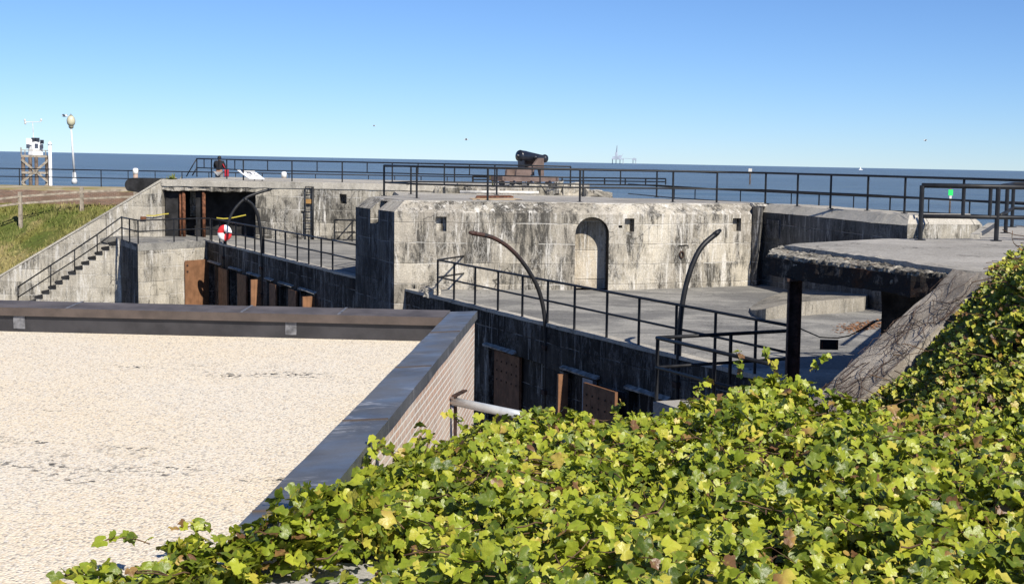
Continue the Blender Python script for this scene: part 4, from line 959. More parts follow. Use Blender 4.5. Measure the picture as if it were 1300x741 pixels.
# ------------------------------------------------------------------ railings
def stick(h, r, plate): 
    q = MB(); q.tube([(0, 0, 0), (0, 0, h)], r, 8)
    if plate: q.box((0, 0, .008), (.085, .085, .008))
    return q
MESH = {}
def railing(label, base_pts, zb, h, posts, r=.03, mid=.55, balusters=(), plate=False, group=None, extra=(), close=None):
    base_pts = [Vector((p.x, p.y, zb if zb is not None else p.z)) for p in base_pts]
    t = thing('railing', label, 'railing', base_pts[0], group)
    up = Vector((0, 0, h)); um = Vector((0, 0, h * mid))
    obj('top_rail', MB().tube([p + up for p in base_pts], r, 8), M['black'], t, True)
    obj('mid_rail', MB().tube([p + um for p in base_pts], r * .85, 8), M['black'], t, True)
    for k, (a_, b_) in enumerate(extra):
        obj('top_rail' if k % 2 == 0 else 'mid_rail', MB().tube([a_, b_], r * .9, 8), M['black'], t, True)
    key = (round(h, 3), r, plate)
    if key not in MESH: MESH[key] = obj('post', stick(h, r, plate), M['black'], None); first = True
    for p in posts:
        src = MESH[key]; o = src if src.parent is None else src.copy()
        if o is not src: COL.objects.link(o)
        o.parent = t; o.location = Vector((p.x, p.y, zb if zb is not None else p.z)) - base_pts[0]
    kb = (round(h * (1 - mid), 3), r * .8, False)
    for p in balusters:
        if kb not in MESH: MESH[kb] = obj('baluster', stick(h * (1 - mid), r * .8, False), M['black'], None)
        src = MESH[kb]; o = src if src.parent is None else src.copy()
        if o is not src: COL.objects.link(o)
        o.parent = t; o.location = Vector((p.x, p.y, (zb if zb is not None else p.z) + h * mid)) - base_pts[0]
    return t
by = lambda px: 376 + .2475 * (px - 555.5)
pts = [P(px, by(px), ZP) for px in (555.5, 576.3, 603, 632, 663, 695, 729, 770, 810.6, 857.6, 907, 958, 1001)]
wa = P(588.5, 325, ZP + 1.05); wb_ = P(588.5, 347, ZP + .56); wa = Pv(588.5, 325, A, dAC); wb_ = Pv(588.5, 347, A, dAC)
railing('long black railing along the edge of the main loading platform', pts, ZP, 1.05, pts, .03, .53, extra=((pts[0] + Vector((0, 0, 1.05)), wa), (pts[0] + Vector((0, 0, .55)), wb_)))
bl_ = lambda px: 306.5 + .2386 * (px - 269)
pts = [P(px, bl_(px), ZP) for px in (269, 279, 287, 299.6, 311.6, 323.5, 335, 350, 362.4, 377.5, 392, 407.8, 422.3)]
endp = Pd(453, 318, B.y + .15); e2 = Vector((B.x + .05, B.y + .4, 0))
railing('black railing along the far left platform edge behind the life ring', pts, ZP, 1.05, pts, .032, .53, extra=((pts[-1] + Vector((0, 0, 1.05)), e2 + Vector((0, 0, ZP + 1.05))), (pts[-1] + Vector((0, 0, .55)), e2 + Vector((0, 0, ZP + .55)))))
pts = [P(428.4, 305, ZP), P(452, 305, ZP), P(480, 305, ZP)]; pts = [Vector((p.x, YW - 1.0, ZP)) for p in pts]
railing('short black railing against the rear wall beside the blockhouse', pts, ZP, 1.0, pts, .035, .42, extra=((pts[0] + Vector((.55, 0, 1.0)), Vector((pts[0].x + .75, YW, ZP + 1.0))), (pts[0] + Vector((.55, 0, .42)), Vector((pts[0].x + .75, YW, ZP + .42)))))
pts = [P(155, 304.5, ZP), P(164.7, 307, ZP), P(175.5, 309.7, ZP), P(221, 307.2, ZP), P(250, 305.8, ZP), P(267, 305.4, ZP)]
t = railing('black railing around the stair landing at the left', pts, ZP, 1.03, pts, .033, .53)
sp = [(23, 364, 379), (64.4, 336.6, 362), (94.7, 317, 344), (123.4, 297.7, 322), (155, 274.7, 304)]
tops_ = [Pd(a_, b_, YS + .06) for a_, b_, c_ in sp]; t = thing('railing', 'sloping black handrail down the concrete stair at the left', 'railing', tops_[0] - Vector((0, 0, .9)))
obj('top_rail', MB().tube(tops_, .033, 8), M['black'], t, True); obj('mid_rail', MB().tube([p - Vector((0, 0, .48)) for p in tops_], .028, 8), M['black'], t, True)
for p, (a_, b_, c_) in zip(tops_[:-1], sp): obj('post', MB().tube([p, Pd(a_, c_ + 2, YS + .06)], .03, 8), M['black'], t, True)
# top of the blockhouse and the right parapets
f_ = [(487.5, 248.8), (529, 252), (619, 254.8), (736, 256.6), (854, 257), (909.7, 257.7), (971.4, 259), (1012, 262), (1054, 264.8), (1101, 267.5), (1148, 271), (1222, 277), (1330, 285.5)]
pts = [P(a_, b_, ZD) for a_, b_ in f_]; ln = [p for p in pts]
bal = [ln[i].lerp(ln[i + 1], .5) for i in (1, 2, 3)]
railing('long black railing along the front of the blockhouse roof and right parapet', pts, ZD, 1.02, pts, .034, .45, plate=True)
f_ = [(487.5, 248.8), (521.6, 246.8), (630.5, 247.7), (740, 249.7), (833.5, 250.6), (909.7, 257.7)]
pts = [P(a_, b_, ZD) for a_, b_ in f_]; mids = [pts[i].lerp(pts[i + 1], .5) for i in (1, 2, 3)]
railing('black railing along the back of the blockhouse roof', pts, ZD, 1.0, pts[1:5] + [], .032, .45, mids, plate=True)
f_ = [(250, 224.6), (268.6, 225.4), (288, 227), (309, 229), (370.7, 230.2), (434.5, 231.5), (498, 233), (564, 235), (628, 236.5), (724, 239.3)]
pts = [P(a_, b_, ZB) for a_, b_ in f_]; mids = [pts[i].lerp(pts[i + 1], .5) for i in (0, 1, 2, 3, 4, 5, 6, 7, 8)]
ex = ((pts[0] + Vector((0, 0, 1.0)), Pd(236.5, 224, pts[0].y)), (pts[0] + Vector((0, 0, .5)), Pd(244, 223, pts[0].y)))
railing('black railing along the bunker roof towards the sea', pts, ZB, 1.0, pts, .034, .5, mids, extra=ex)
f_ = [(600, 232), (740, 234), (845, 234.6)]
pts = [P(a_, b_, ZB - .25) for a_, b_ in f_]; n_ = 9; po = [pts[0].lerp(pts[2], k / n_) for k in range(n_ + 1)]
railing('low black ramp railing beyond the cannon', [pts[0], pts[2]], ZB - .25, .42, po, .05, .5)
# sea rail, two stretches
zsr = ZG
def runs(a_, b_, step): 
    L = (b_ - a_).length; m_ = max(1, int(L / step)); return [a_.lerp(b_, k / m_) for k in range(m_ + 1)]
p1 = runs(S[0], S[1], 1.68)
railing('thin black sea railing along the far promenade', [S[0], S[1]], zsr, 1.06, p1[::3], .034, .52, [p for k, p in enumerate(p1) if k % 3])
p2_ = runs(S[2], S[3], 1.68) + runs(S[3], S[4], 1.68)[1:]
railing('thin black sea railing beyond the right parapet', [S[1] * .3 + S[2] * .7, S[2], S[3], S[4]], zsr, 1.06, p2_[::2], .03, .52, p2_[1::2])
# right deck railings
ba = P(1168, 305, ZR); b1 = P(1264.5, 306, ZR); b2 = Vector((ba.x + (b1.x - ba.x) * 2.4, b1.y + (b1.y - ba.y) * 1.4, ZR))
railing('thick black railing on the near deck at the right edge', [ba, b1, b2], ZR, 1.0, [ba, b1, b2], .045, .44, [P(1221, 305.5, ZR), ba.lerp(b1, .9), b1.lerp(b2, .5)], plate=True)
pts = [P(1269, 302, ZR), P(1276.5, 296, ZR), P(1284.5, 288.5, ZR)]
railing('black railing running away from us on the right deck', pts + [P(1330, 289.5, ZR)], ZR, 1.0, pts[1:] + [P(1310, 289, ZR)], .043, .44, [], plate=True)
# landing railings by the pit
Q1 = P(832, 508, ZP); aa = [Q1 + D2 * .02, Q1 + D2 * 1.15, Q1 + D2 * 2.35]
u1 = Pv(1001, 415, Q1, D2); aa[-1] = Vector((u1.x, u1.y, 0)); aa[1] = Pv(927, 460, Q1, D2)
railing('black railing across the pit landing joining the main railing', aa, ZP, 1.05, aa[:2], .032, .53)
v1 = Pv(906.5, 480, Q1, D1); v2 = Pv(985, 480, Q1, D1)
railing('black railing along the pit landing running into the vines', [Q1, v1, v2], ZP, 1.05, [v1, v2], .032, .53)

# ------------------------------------------------------------------ crane davits
def davit(label, base, pix, r, mat=None):
    pts = [Pv(a_, b_, base, D2) for a_, b_ in pix]
    # smooth
    sm = []
    for i in range(len(pts) - 1):
        p0, p1_, p2_, p3 = pts[max(i - 1, 0)], pts[i], pts[i + 1], pts[min(i + 2, len(pts) - 1)]
        for t in (0, .25, .5, .75): sm.append(.5 * (2 * p1_ + (p2_ - p0) * t + (2 * p0 - 5 * p1_ + 4 * p2_ - p3) * t * t + (3 * p1_ - p0 - 3 * p2_ + p3) * t ** 3))
    sm.append(pts[-1])
    b0 = Vector((pts[0].x, pts[0].y, ZF)); t = thing('davit', label, 'davit', b0, 'curved iron davits on the pit wall')
    obj('arm', MB().tube([b0] + sm, r, 10), mat or M['black'], t, True)
    d = (sm[-1] - sm[-2]).normalized(); obj('tip', MB().tube([sm[-1] - d * .02, sm[-1] + d * .06, sm[-1] + d * .16], [r * 1.1, r * 1.05, r * .6], 10), mat or M['black'], t, True)
    for zz in (-4.5, -5.6):
        obj('bracket', MB().box((b0.x, b0.y, zz), (r * 1.7, r * 1.7, .06), (D1, D2, Vector((0, 0, 1)))), M['rustdark'], t)
davit('curved iron davit arching left over the pit in front of the niche', on_wall(693) + OUT * .1, [(693.5, 470), (693, 425), (690, 392), (683, 366), (672, 345), (658, 326), (642, 311), (624, 301), (603, 296.5)], .052, M['davit'])
davit('thick black davit curving right below the blockhouse wall', on_wall(861) + OUT * .1, [(860, 505), (862, 440), (864.5, 400), (870, 366), (879, 336), (891, 313), (908, 297.5)], .055)
davit('taller far left davit curving right up to the bunker roof', on_wall(284.5) + OUT * .1, [(284.5, 318), (286, 303), (290, 282), (297.5, 266), (311, 252), (326, 245.5), (341, 241)], .065)
davit('far left davit curving left in front of the bunker opening', on_wall(333) + OUT * .1, [(333, 335), (332.6, 318), (331, 294.5), (327, 273), (321, 260.5), (313.5, 254.5)], .065)

# ------------------------------------------------------------------ small things at the left
lr = thing('life_ring', 'red and white quartered life ring hung on the left platform railing', 'life ring', P(287, 312, ZP))
c = Pv(286, 295.5, P(287, 311, ZP) + OUT * .08, D1 * .3 + Vector((.9, .0, 0))); rx = .30
for k in range(4):
    q = MB(); n1, n2 = 9, 10; a0 = math.pi / 2 * k; vs = []; fs = []
    for i in range(n1):
        t = a0 + math.pi / 2 * i / (n1 - 1)
        for j in range(n2):
            s_ = 2 * math.pi * j / n2; rr_ = .185 + .135 * math.cos(s_); vs.append((c.x + rr_ * math.cos(t), c.y - .1 + .075 * math.sin(s_), c.z + rr_ * 1.12 * math.sin(t)))
    for i in range(n1 - 1):
        for j in range(n2): j2 = (j + 1) % n2; fs.append([i * n2 + j, i * n2 + j2, (i + 1) * n2 + j2, (i + 1) * n2 + j])
    q.add(vs, fs); obj('red_quarter' if k in (1, 3) else 'white_quarter', q, M['red'] if k in (1, 3) else M['white'], lr, True)
def tape(label, pix, Y):
    q = MB(); pts = [Pd(a_, b_, Y) for a_, b_ in pix]
    for a_, b_ in zip(pts[:-1], pts[1:]): q.bar(a_, b_ + (b_ - a_) * .02, .012, .05)
    one('caution_tape', q, M['yellow'], label, 'tape', 'yellow caution tapes at the bunker')
tape('slack yellow tape tied across the dark bunker opening', [(275, 276.5), (284, 277.5), (292, 277), (302, 275), (312, 272.8)], YW - .35)
tape('short yellow tape across the pale wall left of the bunker', [(186, 273.5), (196, 273.8), (206, 272), (214, 271.2)], YW - .12)
q = MB(); q.box((XD(182, YW), YW - .02, Pd(182, 277.5, YW).z), (.13, .03, .1)); one('rusty_patch_plate', q, M['rust'], 'small rusty plate on the pale wall above the stair', 'plate')
ld_ = thing('ladder', 'black iron ladder fixed to the bunker front wall', 'ladder', Pd(394, 303, YW - .12))
for px, r_ in ((388.5, .022), (397.7, .06)): obj('stile', MB().tube([Vector((pfx(px), YW - .12, ZP)), Vector((pfx(px), YW - .12, Pd(px, 237, YW).z))], r_, 8), M['black'], ld_, True)
for k in range(9):
    z_ = ZP + .35 + k * .27; obj('rung', MB().tube([(pfx(388.5), YW - .12, z_), (pfx(397.7), YW - .12, z_)], .02, 6), M['black'], ld_)
q = MB(); q.box((pfx(392.5), YW - .06, Pd(392, 256, YW).z), (.15, .05, .12)); one('junction_box', q, simple('rusted_box', (.30, .17, .06), .8, .2), 'small rusty box on the bunker wall behind the ladder', 'box')
# interpretive panel on the bunker roof
Yp = YW + 1.6
pc = [Pd(301, 216, Yp + .8), Pd(321.5, 216, Yp + .8), Pd(336, 227, Yp), Pd(316, 226.6, Yp)]
pn = thing('information_panel', 'white tilted information panel on the bunker roof beside the railing', 'sign', Vector((pc[3].x + .3, Yp + .4, ZB)))
nn_ = (pc[1] - pc[0]).cross(pc[3] - pc[0]).normalized(); nn_ = nn_ if nn_.z > 0 else -nn_
q = MB(); q.add([p for p in pc] + [p - nn_ * .05 for p in pc], [[0, 3, 2, 1], [4, 5, 6, 7], [0, 1, 5, 4], [1, 2, 6, 5], [2, 3, 7, 6], [3, 0, 4, 7]]); obj('board', q, M['white'], pn)
q = MB(); U_ = pc[1] - pc[0]; V_ = pc[3] - pc[0]
def ink(u0, v0, u1, v1): 
    p_ = [pc[0] + U_ * a_ + V_ * b_ + nn_ * .004 for a_, b_ in ((u0, v0), (u1, v0), (u1, v1), (u0, v1))]; q.add(p_, [[0, 3, 2, 1]])
for a_ in ((.38, .2, .62, .3), (.36, .3, .46, .42), (.46, .42, .6, .55), (.5, .3, .62, .38), (.72, .38, .8, .46), (.2, .55, .4, .58), (.2, .64, .4, .67), (.2, .73, .38, .76), (.55, .68, .85, .7), (.55, .76, .8, .78)): ink(*a_)
obj('print', q, M['panel_ink'], pn)
for t_ in (.25, .75): a_ = pc[3].lerp(pc[2], t_); obj('leg', MB().tube([(a_.x, a_.y + .3, ZB), (a_.x, a_.y + .3, a_.z + .05)], .03, 8), M['black'], pn)
# person behind the bunker looking at the sea
YP = P(278, 224, -1.13).y + 1.5; px_ = XD(278.5, YP); zf = -1.78
psn = thing('person', 'person seen from behind in a black jacket and grey trousers facing the sea', 'person', (px_, YP, zf))
def skin_fig(name, verts, edges, rad, mat, sub=2):
    me = bpy.data.meshes.new(name); me.from_pydata([tuple(Vector(v)) for v in verts], edges, []); o = bpy.data.objects.new(name, me); COL.objects.link(o)
    md = o.modifiers.new('s', 'SKIN'); md.use_smooth_shade = True; o.modifiers.new('u', 'SUBSURF').levels = sub
    for i, r_ in enumerate(rad): me.skin_vertices[0].data[i].radius = (r_, r_ * .8 if i < 0 else r_)
    me.skin_vertices[0].data[0].use_root = True
    bpy.context.view_layer.update(); m2 = bpy.data.meshes.new_from_object(o.evaluated_get(bpy.context.evaluated_depsgraph_get())); o.modifiers.clear(); o.data = m2; m2.materials.clear(); m2.materials.append(mat); o.parent = psn
    return o
bv = [(0, 0, .92), (0, .02, 1.15), (0, .03, 1.36), (0, .06, 1.48), (0, .09, 1.58), (0, .12, 1.68),
      (-.17, .03, 1.40), (-.24, .10, 1.16), (-.16, .30, 1.08), (-.10, .38, 1.10), (.17, .03, 1.40), (.25, .10, 1.16), (.17, .30, 1.05), (.10, .38, 1.07),
      (-.09, 0, .84), (-.11, .03, .48), (-.11, -.02, .09), (-.12, .12, .03), (.09, 0, .84), (.11, .03, .48), (.11, -.02, .09), (.12, .12, .03)]
be = [(0, 1), (1, 2), (2, 3), (3, 4), (4, 5), (2, 6), (6, 7), (7, 8), (8, 9), (2, 10), (10, 11), (11, 12), (12, 13), (0, 14), (14, 15), (15, 16), (16, 17), (0, 18), (18, 19), (19, 20), (20, 21)]
br = [.15, .15, .16, .07, .09, .07, .085, .06, .045, .035, .085, .06, .045, .035, .095, .07, .05, .045, .095, .07, .05, .045]
skin_fig('body', bv, be, br, M['skin'])
skin_fig('jacket', [(0, 0, .93), (0, .01, 1.15), (0, .02, 1.36), (0, .04, 1.44), (-.19, .03, 1.39), (-.27, .10, 1.15), (-.18, .29, 1.08), (.19, .03, 1.39), (.28, .10, 1.15), (.19, .29, 1.05)],
         [(0, 1), (1, 2), (2, 3), (2, 4), (4, 5), (5, 6), (2, 7), (7, 8), (8, 9)], [.205, .215, .21, .11, .125, .09, .07, .125, .09, .07], M['jacket'])
skin_fig('trousers', [(0, 0, .90), (-.10, 0, .80), (-.12, .03, .48), (-.12, -.02, .12), (.10, 0, .80), (.12, .03, .48), (.12, -.02, .12)], [(0, 1), (1, 2), (2, 3), (0, 4), (4, 5), (5, 6)], [.19, .14, .10, .08, .14, .10, .08], M['trousers'])
q = MB(); q.lathe(Vector((px_, YP + .07, zf + 1.55)), [(0, .08), (.05, .105), (.12, .108), (.19, .07), (.215, .01)], n=14); obj('hair', q, M['hair'], psn, True)
# the red bag at the person's side
bgx = XD(288.3, YP); q = MB(); q.box((bgx, YP - .05, zf + .82), (.10, .08, .21)); q = rough(q, .04, .3, .12)
bag = thing('shoulder_bag', 'red shoulder bag at the right hip of the person', 'bag', (bgx, YP - .05, zf + .5))
obj('pouch', q, M['bag'], bag, True); obj('strap', MB().tube([(bgx - .1, YP - .05, zf + 1.1), (bgx - .2, YP - .06, zf + 1.3), (bgx - .26, YP + .02, zf + 1.42)], .02, 6), M['bag'], bag)
# the ground the person stands on
mb = MB(); mb.prism([(XD(236, 70), YW + 12.1), (XD(420, 70), YW + 12.1), (XD(420, 80), 90), (XD(225, 80), 90)], -2.2, zf + .005); tag(obj('path', mb, M['sandy']), kind='structure')

# white posts by the sea
for px, y0, lab in ((172, 213.5, 'white capped post behind the left wing wall'), (360.5, 218, 'white capped post behind the bunker roof railing')):
    q0 = Pd(px, y0, 86); t = thing('bollard', lab, 'post', (q0.x, q0.y, ZG), 'white capped posts along the promenade')
    obj('shaft', MB().lathe((q0.x, q0.y, ZG), [(0, .15), (q0.z - ZG - .35, .145)], n=12), simple('post_brown', (.32, .24, .20), .8, .2), t, True)
    obj('cap', MB().lathe((q0.x, q0.y, q0.z - .36), [(0, .165), (.3, .165), (.36, .10)], n=12), M['white'], t, True)
# street lamp
lb_ = P(94.5, 233.5, ZG); t = thing('street_lamp', 'pale lamp post with an acorn globe standing on the promenade', 'street lamp', lb_)
zt_ = Pd(91, 163.5, lb_.y).z
lx = Vector((-.16, 0, 0))
obj('base', MB().lathe(lb_, [(0, .19), (.25, .19), (.32, .14), (.75, .12), (.8, .09)], n=14), M['lampmetal'], t, True)
ptop = Vector((lb_.x, lb_.y, zt_)) + lx
obj('pole', MB().tube([lb_ + Vector((0, 0, .78)), ptop], [.085, .055], 12), M['lampmetal'], t, True)
obj('collar', MB().lathe(ptop, [(0, .07), (.06, .15), (.14, .17), (.2, .13)], n=14), M['lampcap'], t, True)
obj('globe', MB().lathe(ptop + Vector((0, 0, .16)), [(0, .13), (.18, .26), (.42, .29), (.62, .22), (.72, .12)], n=16), M['globe'], t, True)
obj('finial', MB().lathe(ptop + Vector((0, 0, .86)), [(0, .13), (.06, .10), (.1, .03), (.2, .01)], n=12), M['lampcap'], t, True)
# weather tower on piles
YT = 128.; tx = lambda px: ray(px, 200).x / ray(px, 200).y * YT; tz = lambda py: Pd(45, py, YT).z; tb = Vector((tx(45), YT, ZS))
t = thing('weather_tower', 'timber pile platform in the sea carrying a white weather station', 'tower', tb)
x1, x2 = tx(28.5), tx(60.5); dz = tz(198.5); y1, y2 = YT - 1.2, YT + 1.2
obj('deck', MB().box(((x1 + x2) / 2, YT, dz), ((x2 - x1) / 2, 1.3, .10)), M['wood'], t)
for x in (x1 + .15, x1 + .75, (x1 + x2) / 2 + .1, x2 - .15):
    for y in (y1, y2): obj('pile', MB().tube([(x, y, ZS - 1), (x, y, dz - .08)], .16, 10), M['pile'] if x != (x1 + x2) / 2 else M['wood'], t, True)
for a_, b_ in (((x1, dz - .3), (x2, dz - 2.4)), ((x2, dz - .3), (x1, dz - 2.4)), ((x1, dz - 1.5), (x2, dz - 1.5)), ((x1, dz - 2.4), (x2, dz - 4.4)), ((x2, dz - 2.4), (x1, dz - 4.4))): obj('brace', MB().bar((a_[0], y1 - .2, a_[1]), (b_[0], y1 - .2, b_[1]), .08, .2), M['wood'], t)
hc = Vector((tx(45.5), YT, 0)); hw = (tx(54) - tx(37)) / 2; zc0, zc1 = dz + .12, tz(183)
q = MB(); oct_ = [(hc.x + hw * math.cos(R(22.5 + 45 * k)) * 1.08, YT + hw * math.sin(R(22.5 + 45 * k)) * .95) for k in range(8)]; q.prism(oct_, zc0, zc1); cabn = obj('cabin', q, M['white'], t)
q = MB(); q.lathe((hc.x, YT, zc1), [(0, hw * .9), (.25, hw * .6), (.35, .1)], n=8); obj('roof', q, M['white'], cabn)
for px, py in ((46.5, 185), (52.5, 186), (36.5, 186)): obj('window', MB().box((tx(px), YT - hw * .93, tz(py)), (.14, .06, .19)), M['solar'], cabn)
for px, py, wd in ((43.5, 177.5, .2), (47.5, 177.5, .2), (53, 180, .16)): obj('solar_panel', MB().box((tx(px), YT - .5, tz(py)), (wd, .03, .2), (Vector((1, 0, 0)), Vector((0, .8, .6)), Vector((0, -.6, .8)))), M['solar'], t)
obj('equipment_box', MB().box((tx(38), YT - .3, tz(180)), (.25, .25, .3)), M['white'], t)
obj('mast', MB().tube([(tx(43.5), YT, zc1), (tx(42.5), YT, tz(155))], [.05, .03], 6), M['offwhite'], t)
obj('cross_arm', MB().tube([(tx(33.5), YT, tz(155.6)), (tx(52.5), YT, tz(154.6))], .035, 6), M['offwhite'], t)
for px, py in ((33.5, 153.5), (52.5, 152.6), (34, 157)): obj('sensor', MB().lathe((tx(px), YT, tz(py) - .1), [(0, .03), (.05, .09), (.2, .09), (.25, .03)], n=8), M['offwhite'], t)
obj('deck_rail', MB().tube([(x1, y1, dz + .55), (x2, y1, dz + .55)], .035, 6).tube([(x1, y1, dz), (x1, y1, dz + .8)], .05, 6).tube([(tx(33), y1, dz), (tx(33), y1, dz + .55)], .04, 6).tube([(tx(57), y1, dz), (tx(57), y1, dz + .55)], .04, 6), M['wood'], t)
q0 = Vector((tx(62), YT - 1.7, ZS - 1)); obj('guide_pile', MB().tube([q0, (tx(62), YT - 1.7, tz(183))], .15, 10).lathe((tx(62), YT - 1.7, tz(184)), [(0, .18), (.15, .18), (.35, .05)], n=10), M['white'], t, True)
t.rotation_euler = (0, 0, math.atan2(-tb.x, tb.y))
# wooden fence on the bank
fpx = [(-48, 255, 285), (25.5, 244.3, 270), (103.6, 238.7, 258.5), (172, 236, 252)]; fy = [72., 75.2, 77., 77.9]
fpx[0] = (-60, 254, 284)
fn = thing('wooden_fence', 'grey split rail wooden fence crossing the grass bank', 'fence', Pd(25.5, 270, 66.5))
tp = []
for (px, ty, byy), Y in zip(fpx, fy):
    a_ = Pd(px, ty, Y); b_ = Vector((a_.x, a_.y, min(Pd(px, byy, Y).z, bank_z(a_.x, a_.y)) - .15)); tp.append(a_)
    obj('post', MB().bar(b_, a_ + Vector((0, 0, .03)), .17, .17, Vector((0, 1, 0))), M['wood'], fn)
for k in range(3):
    for dz_ in (.22, .60): obj('rail', MB().bar(tp[k] - Vector((.0, .03, dz_)), tp[k + 1] - Vector((0, .03, dz_)), .06, .11), M['wood'], fn)

# ------------------------------------------------------------------ cannon beyond the roofs
YC = 69.; cz = lambda py: Pd(670, py, YC).z; cx = lambda px: XD(px, YC)
cn = thing('cannon', 'black muzzle loading cannon on a brown carriage behind the railings', 'cannon', (cx(668), YC, ZB))
br_, mz = Vector((cx(659.5), YC - .3, cz(198.2))), Vector((cx(690.5), YC + .95, cz(201.0))); ax = (mz - br_).normalized(); L = (mz - br_).length
obj('barrel', MB().lathe(br_ - ax * .22, [(0, .02), (.04, .07), (.10, .06), (.13, .14), (.17, .27), (.24, .30), (.30, .285), (.6, .28), (.64, .27), (L * .55, .24), (L + .02, .165), (L + .06, .19), (L + .16, .215), (L + .24, .19), (L + .25, .10), (L + .12, .09)], ax, 20), M['iron'], cn, True)
sd = ax.cross(Vector((0, 0, 1))).normalized(); tr_ = br_ + ax * .75
obj('trunnion', MB().tube([tr_ - sd * .42, tr_ + sd * .42], .075, 12), M['iron'], cn, True)
axh = Vector((ax.x, ax.y, 0)).normalized()
prf = [(668.5, 209.3), (674.5, 200.4), (680.5, 200.4), (681, 223), (676.5, 223), (675, 214), (671, 214), (664, 223.5), (647.8, 223.5), (648.5, 216.5), (650, 213.5), (662, 213)]
for s_ in (-1, 1):
    f = [br_ + axh * ((cx(a_) - br_.x) / axh.x) for a_, b_ in prf]; zz = [cz(b_) for a_, b_ in prf]
    q = MB(); f0 = [Vector((p.x, p.y, z)) + sd * (s_ * .36) for p, z in zip(f, zz)]; f1 = [p + sd * .13 for p in f0]; m_ = len(f0)
    q.add(f0 + f1, [list(range(m_)), list(range(m_, 2 * m_))[::-1]] + [[(i + 1) % m_, i, m_ + i, m_ + (i + 1) % m_] for i in range(m_)]); obj('cheek', q, M['carriage'], cn)
a_ = br_ + axh * ((cx(634) - br_.x) / axh.x); b_ = br_ + axh * ((cx(697) - br_.x) / axh.x)
for s_ in (-1, 1): obj('chassis_rail', MB().bar(Vector((a_.x, a_.y, cz(227))) + sd * s_ * .4, Vector((b_.x, b_.y, cz(227))) + sd * s_ * .4, .2, .27), M['carriage'], cn)
obj('transom', MB().bar(Vector((a_.x, a_.y, cz(226.5))) - sd * .5, Vector((a_.x, a_.y, cz(226.5))) + sd * .5, .2, .22).bar(Vector((b_.x, b_.y, cz(226.5))) - sd * .5, Vector((b_.x, b_.y, cz(226.5))) + sd * .5, .2, .22), M['carriage'], cn)
for t_ in (.18, .5, .85):
    for s_ in (-1, 1): p = a_.lerp(b_, t_) + sd * s_ * .4; p.z = cz(232.6); obj('traverse_wheel', MB().tube([p - axh * .06, p + axh * .06], .17, 14), M['iron'], cn)
obj('elevating_screw', MB().tube([br_ + ax * .1 - Vector((0, 0, .2)), Vector((br_.x + .2, br_.y + .1, cz(222)))], .10, 10), M['iron'], cn, True)
obj('breech_block', MB().box(br_ + ax * .12 + Vector((0, 0, -.42)), (.16, .2, .22)), M['iron'], cn)
q = MB(); q.box((cx(627.5), YC - 1.0, cz(225.4)), (.13, .1, .10)); q.tube([(cx(627.5), YC - 1.0, ZB - .2), (cx(627.5), YC - 1.0, cz(227))], .04, 6); one('marker_post', q, M['yellow'], 'small yellow marker standing left of the cannon carriage', 'marker')
# rubble, pipe and plate behind the blockhouse roof
zt2 = -1.55
for k, (px, py, sx, sz) in enumerate([(566, 240, .5, .18), (578, 241.5, .55, .2), (592, 238.5, .5, .16), (610, 240, .7, .17), (690, 241.5, .55, .26), (700, 239.5, .6, .28), (714, 241, .45, .26), (724, 243, .4, .30), (738, 244, .5, .2), (752, 245, .45, .16), (766, 246.5, .35, .12), (676, 242, .4, .15), (642, 239, .7, .2)]):
    p = P(px, py + 3, zt2); Y = min(p.y, YW - 1.2); c = Vector((XD(px, Y), Y, zt2)); q = MB(); q.box((c.x, c.y, zt2 + sz * .8), (sx, .45, sz), (Vector((math.cos(k), math.sin(k) * .3, .1)).normalized(), Vector((-math.sin(k) * .3, 1, 0)).normalized(), Vector((0, 0, 1))))
    one('concrete_chunk', rough(q, .22, .5, .22, k * 2.), M['conc_far'] if k % 3 else M['conc_wall'], 'broken slab of concrete lying between the blockhouse roof and the cannon', 'rubble', 'broken concrete below the cannon')
q = MB(); q.tube([Pd(584, 243.6, 53), Pd(630, 244, 53), Pd(684, 244.6, 53)], .06, 10); one('white_pipe', q, M['offwhite'], 'long white pipe lying behind the blockhouse roof railing', 'pipe', None, True)
q = MB(); pts = [P(605, 249.6, ZD + .02), P(648, 249.4, ZD + .02), P(652, 250.6, ZD + .02), P(604, 251.2, ZD + .02)]; q.prism([(p.x, p.y) for p in pts], ZD + .01, ZD + .06); one('rusty_plate', q, M['rust'], 'flat rusty plate lying on the blockhouse roof', 'plate')
q = MB(); pts = [P(596, 252.3, ZD), P(655, 252.6, ZD), P(664, 254.2, ZD), P(600, 254.0, ZD)]; q.prism([(p.x, p.y) for p in pts], ZD + .008, ZD + .02); one('plywood_sheet', q, simple('weathered_ply', (.50, .38, .24), .9, .1), 'thin tan board lying in front of the rusty plate', 'board')

# ------------------------------------------------------------------ out at sea
YB = 240.; g0 = Pd(1206.5, 246, YB); t = thing('day_beacon', 'green square daymark on a pole in the sea at the right', 'beacon', (g0.x, YB, ZS))
obj('pole', MB().tube([(g0.x, YB, ZS - 1), (g0.x, YB, g0.z + .9)], .16, 10), M['pile'], t, True)
obj('daymark', MB().box((g0.x, YB - .2, Pd(1206, 244.5, YB).z), (.40, .03, .50)), M['green'], t)
obj('mount', MB().box((g0.x, YB, Pd(1206, 250.5, YB).z), (.2, .2, .3)), M['offwhite'], t)
obj('gull', MB().lathe((g0.x - .2, YB, Pd(1206, 239.3, YB).z), [(0, .05), (.15, .14), (.35, .12), (.5, .03)], Vector((1, 0, .3)), 10), M['white'], t, True)
YB2 = 600.; g0 = Pd(952.5, 214, YB2); t = thing('channel_marker', 'thin pale marker pole standing in the sea above the right railing', 'beacon', (g0.x, YB2, ZS))
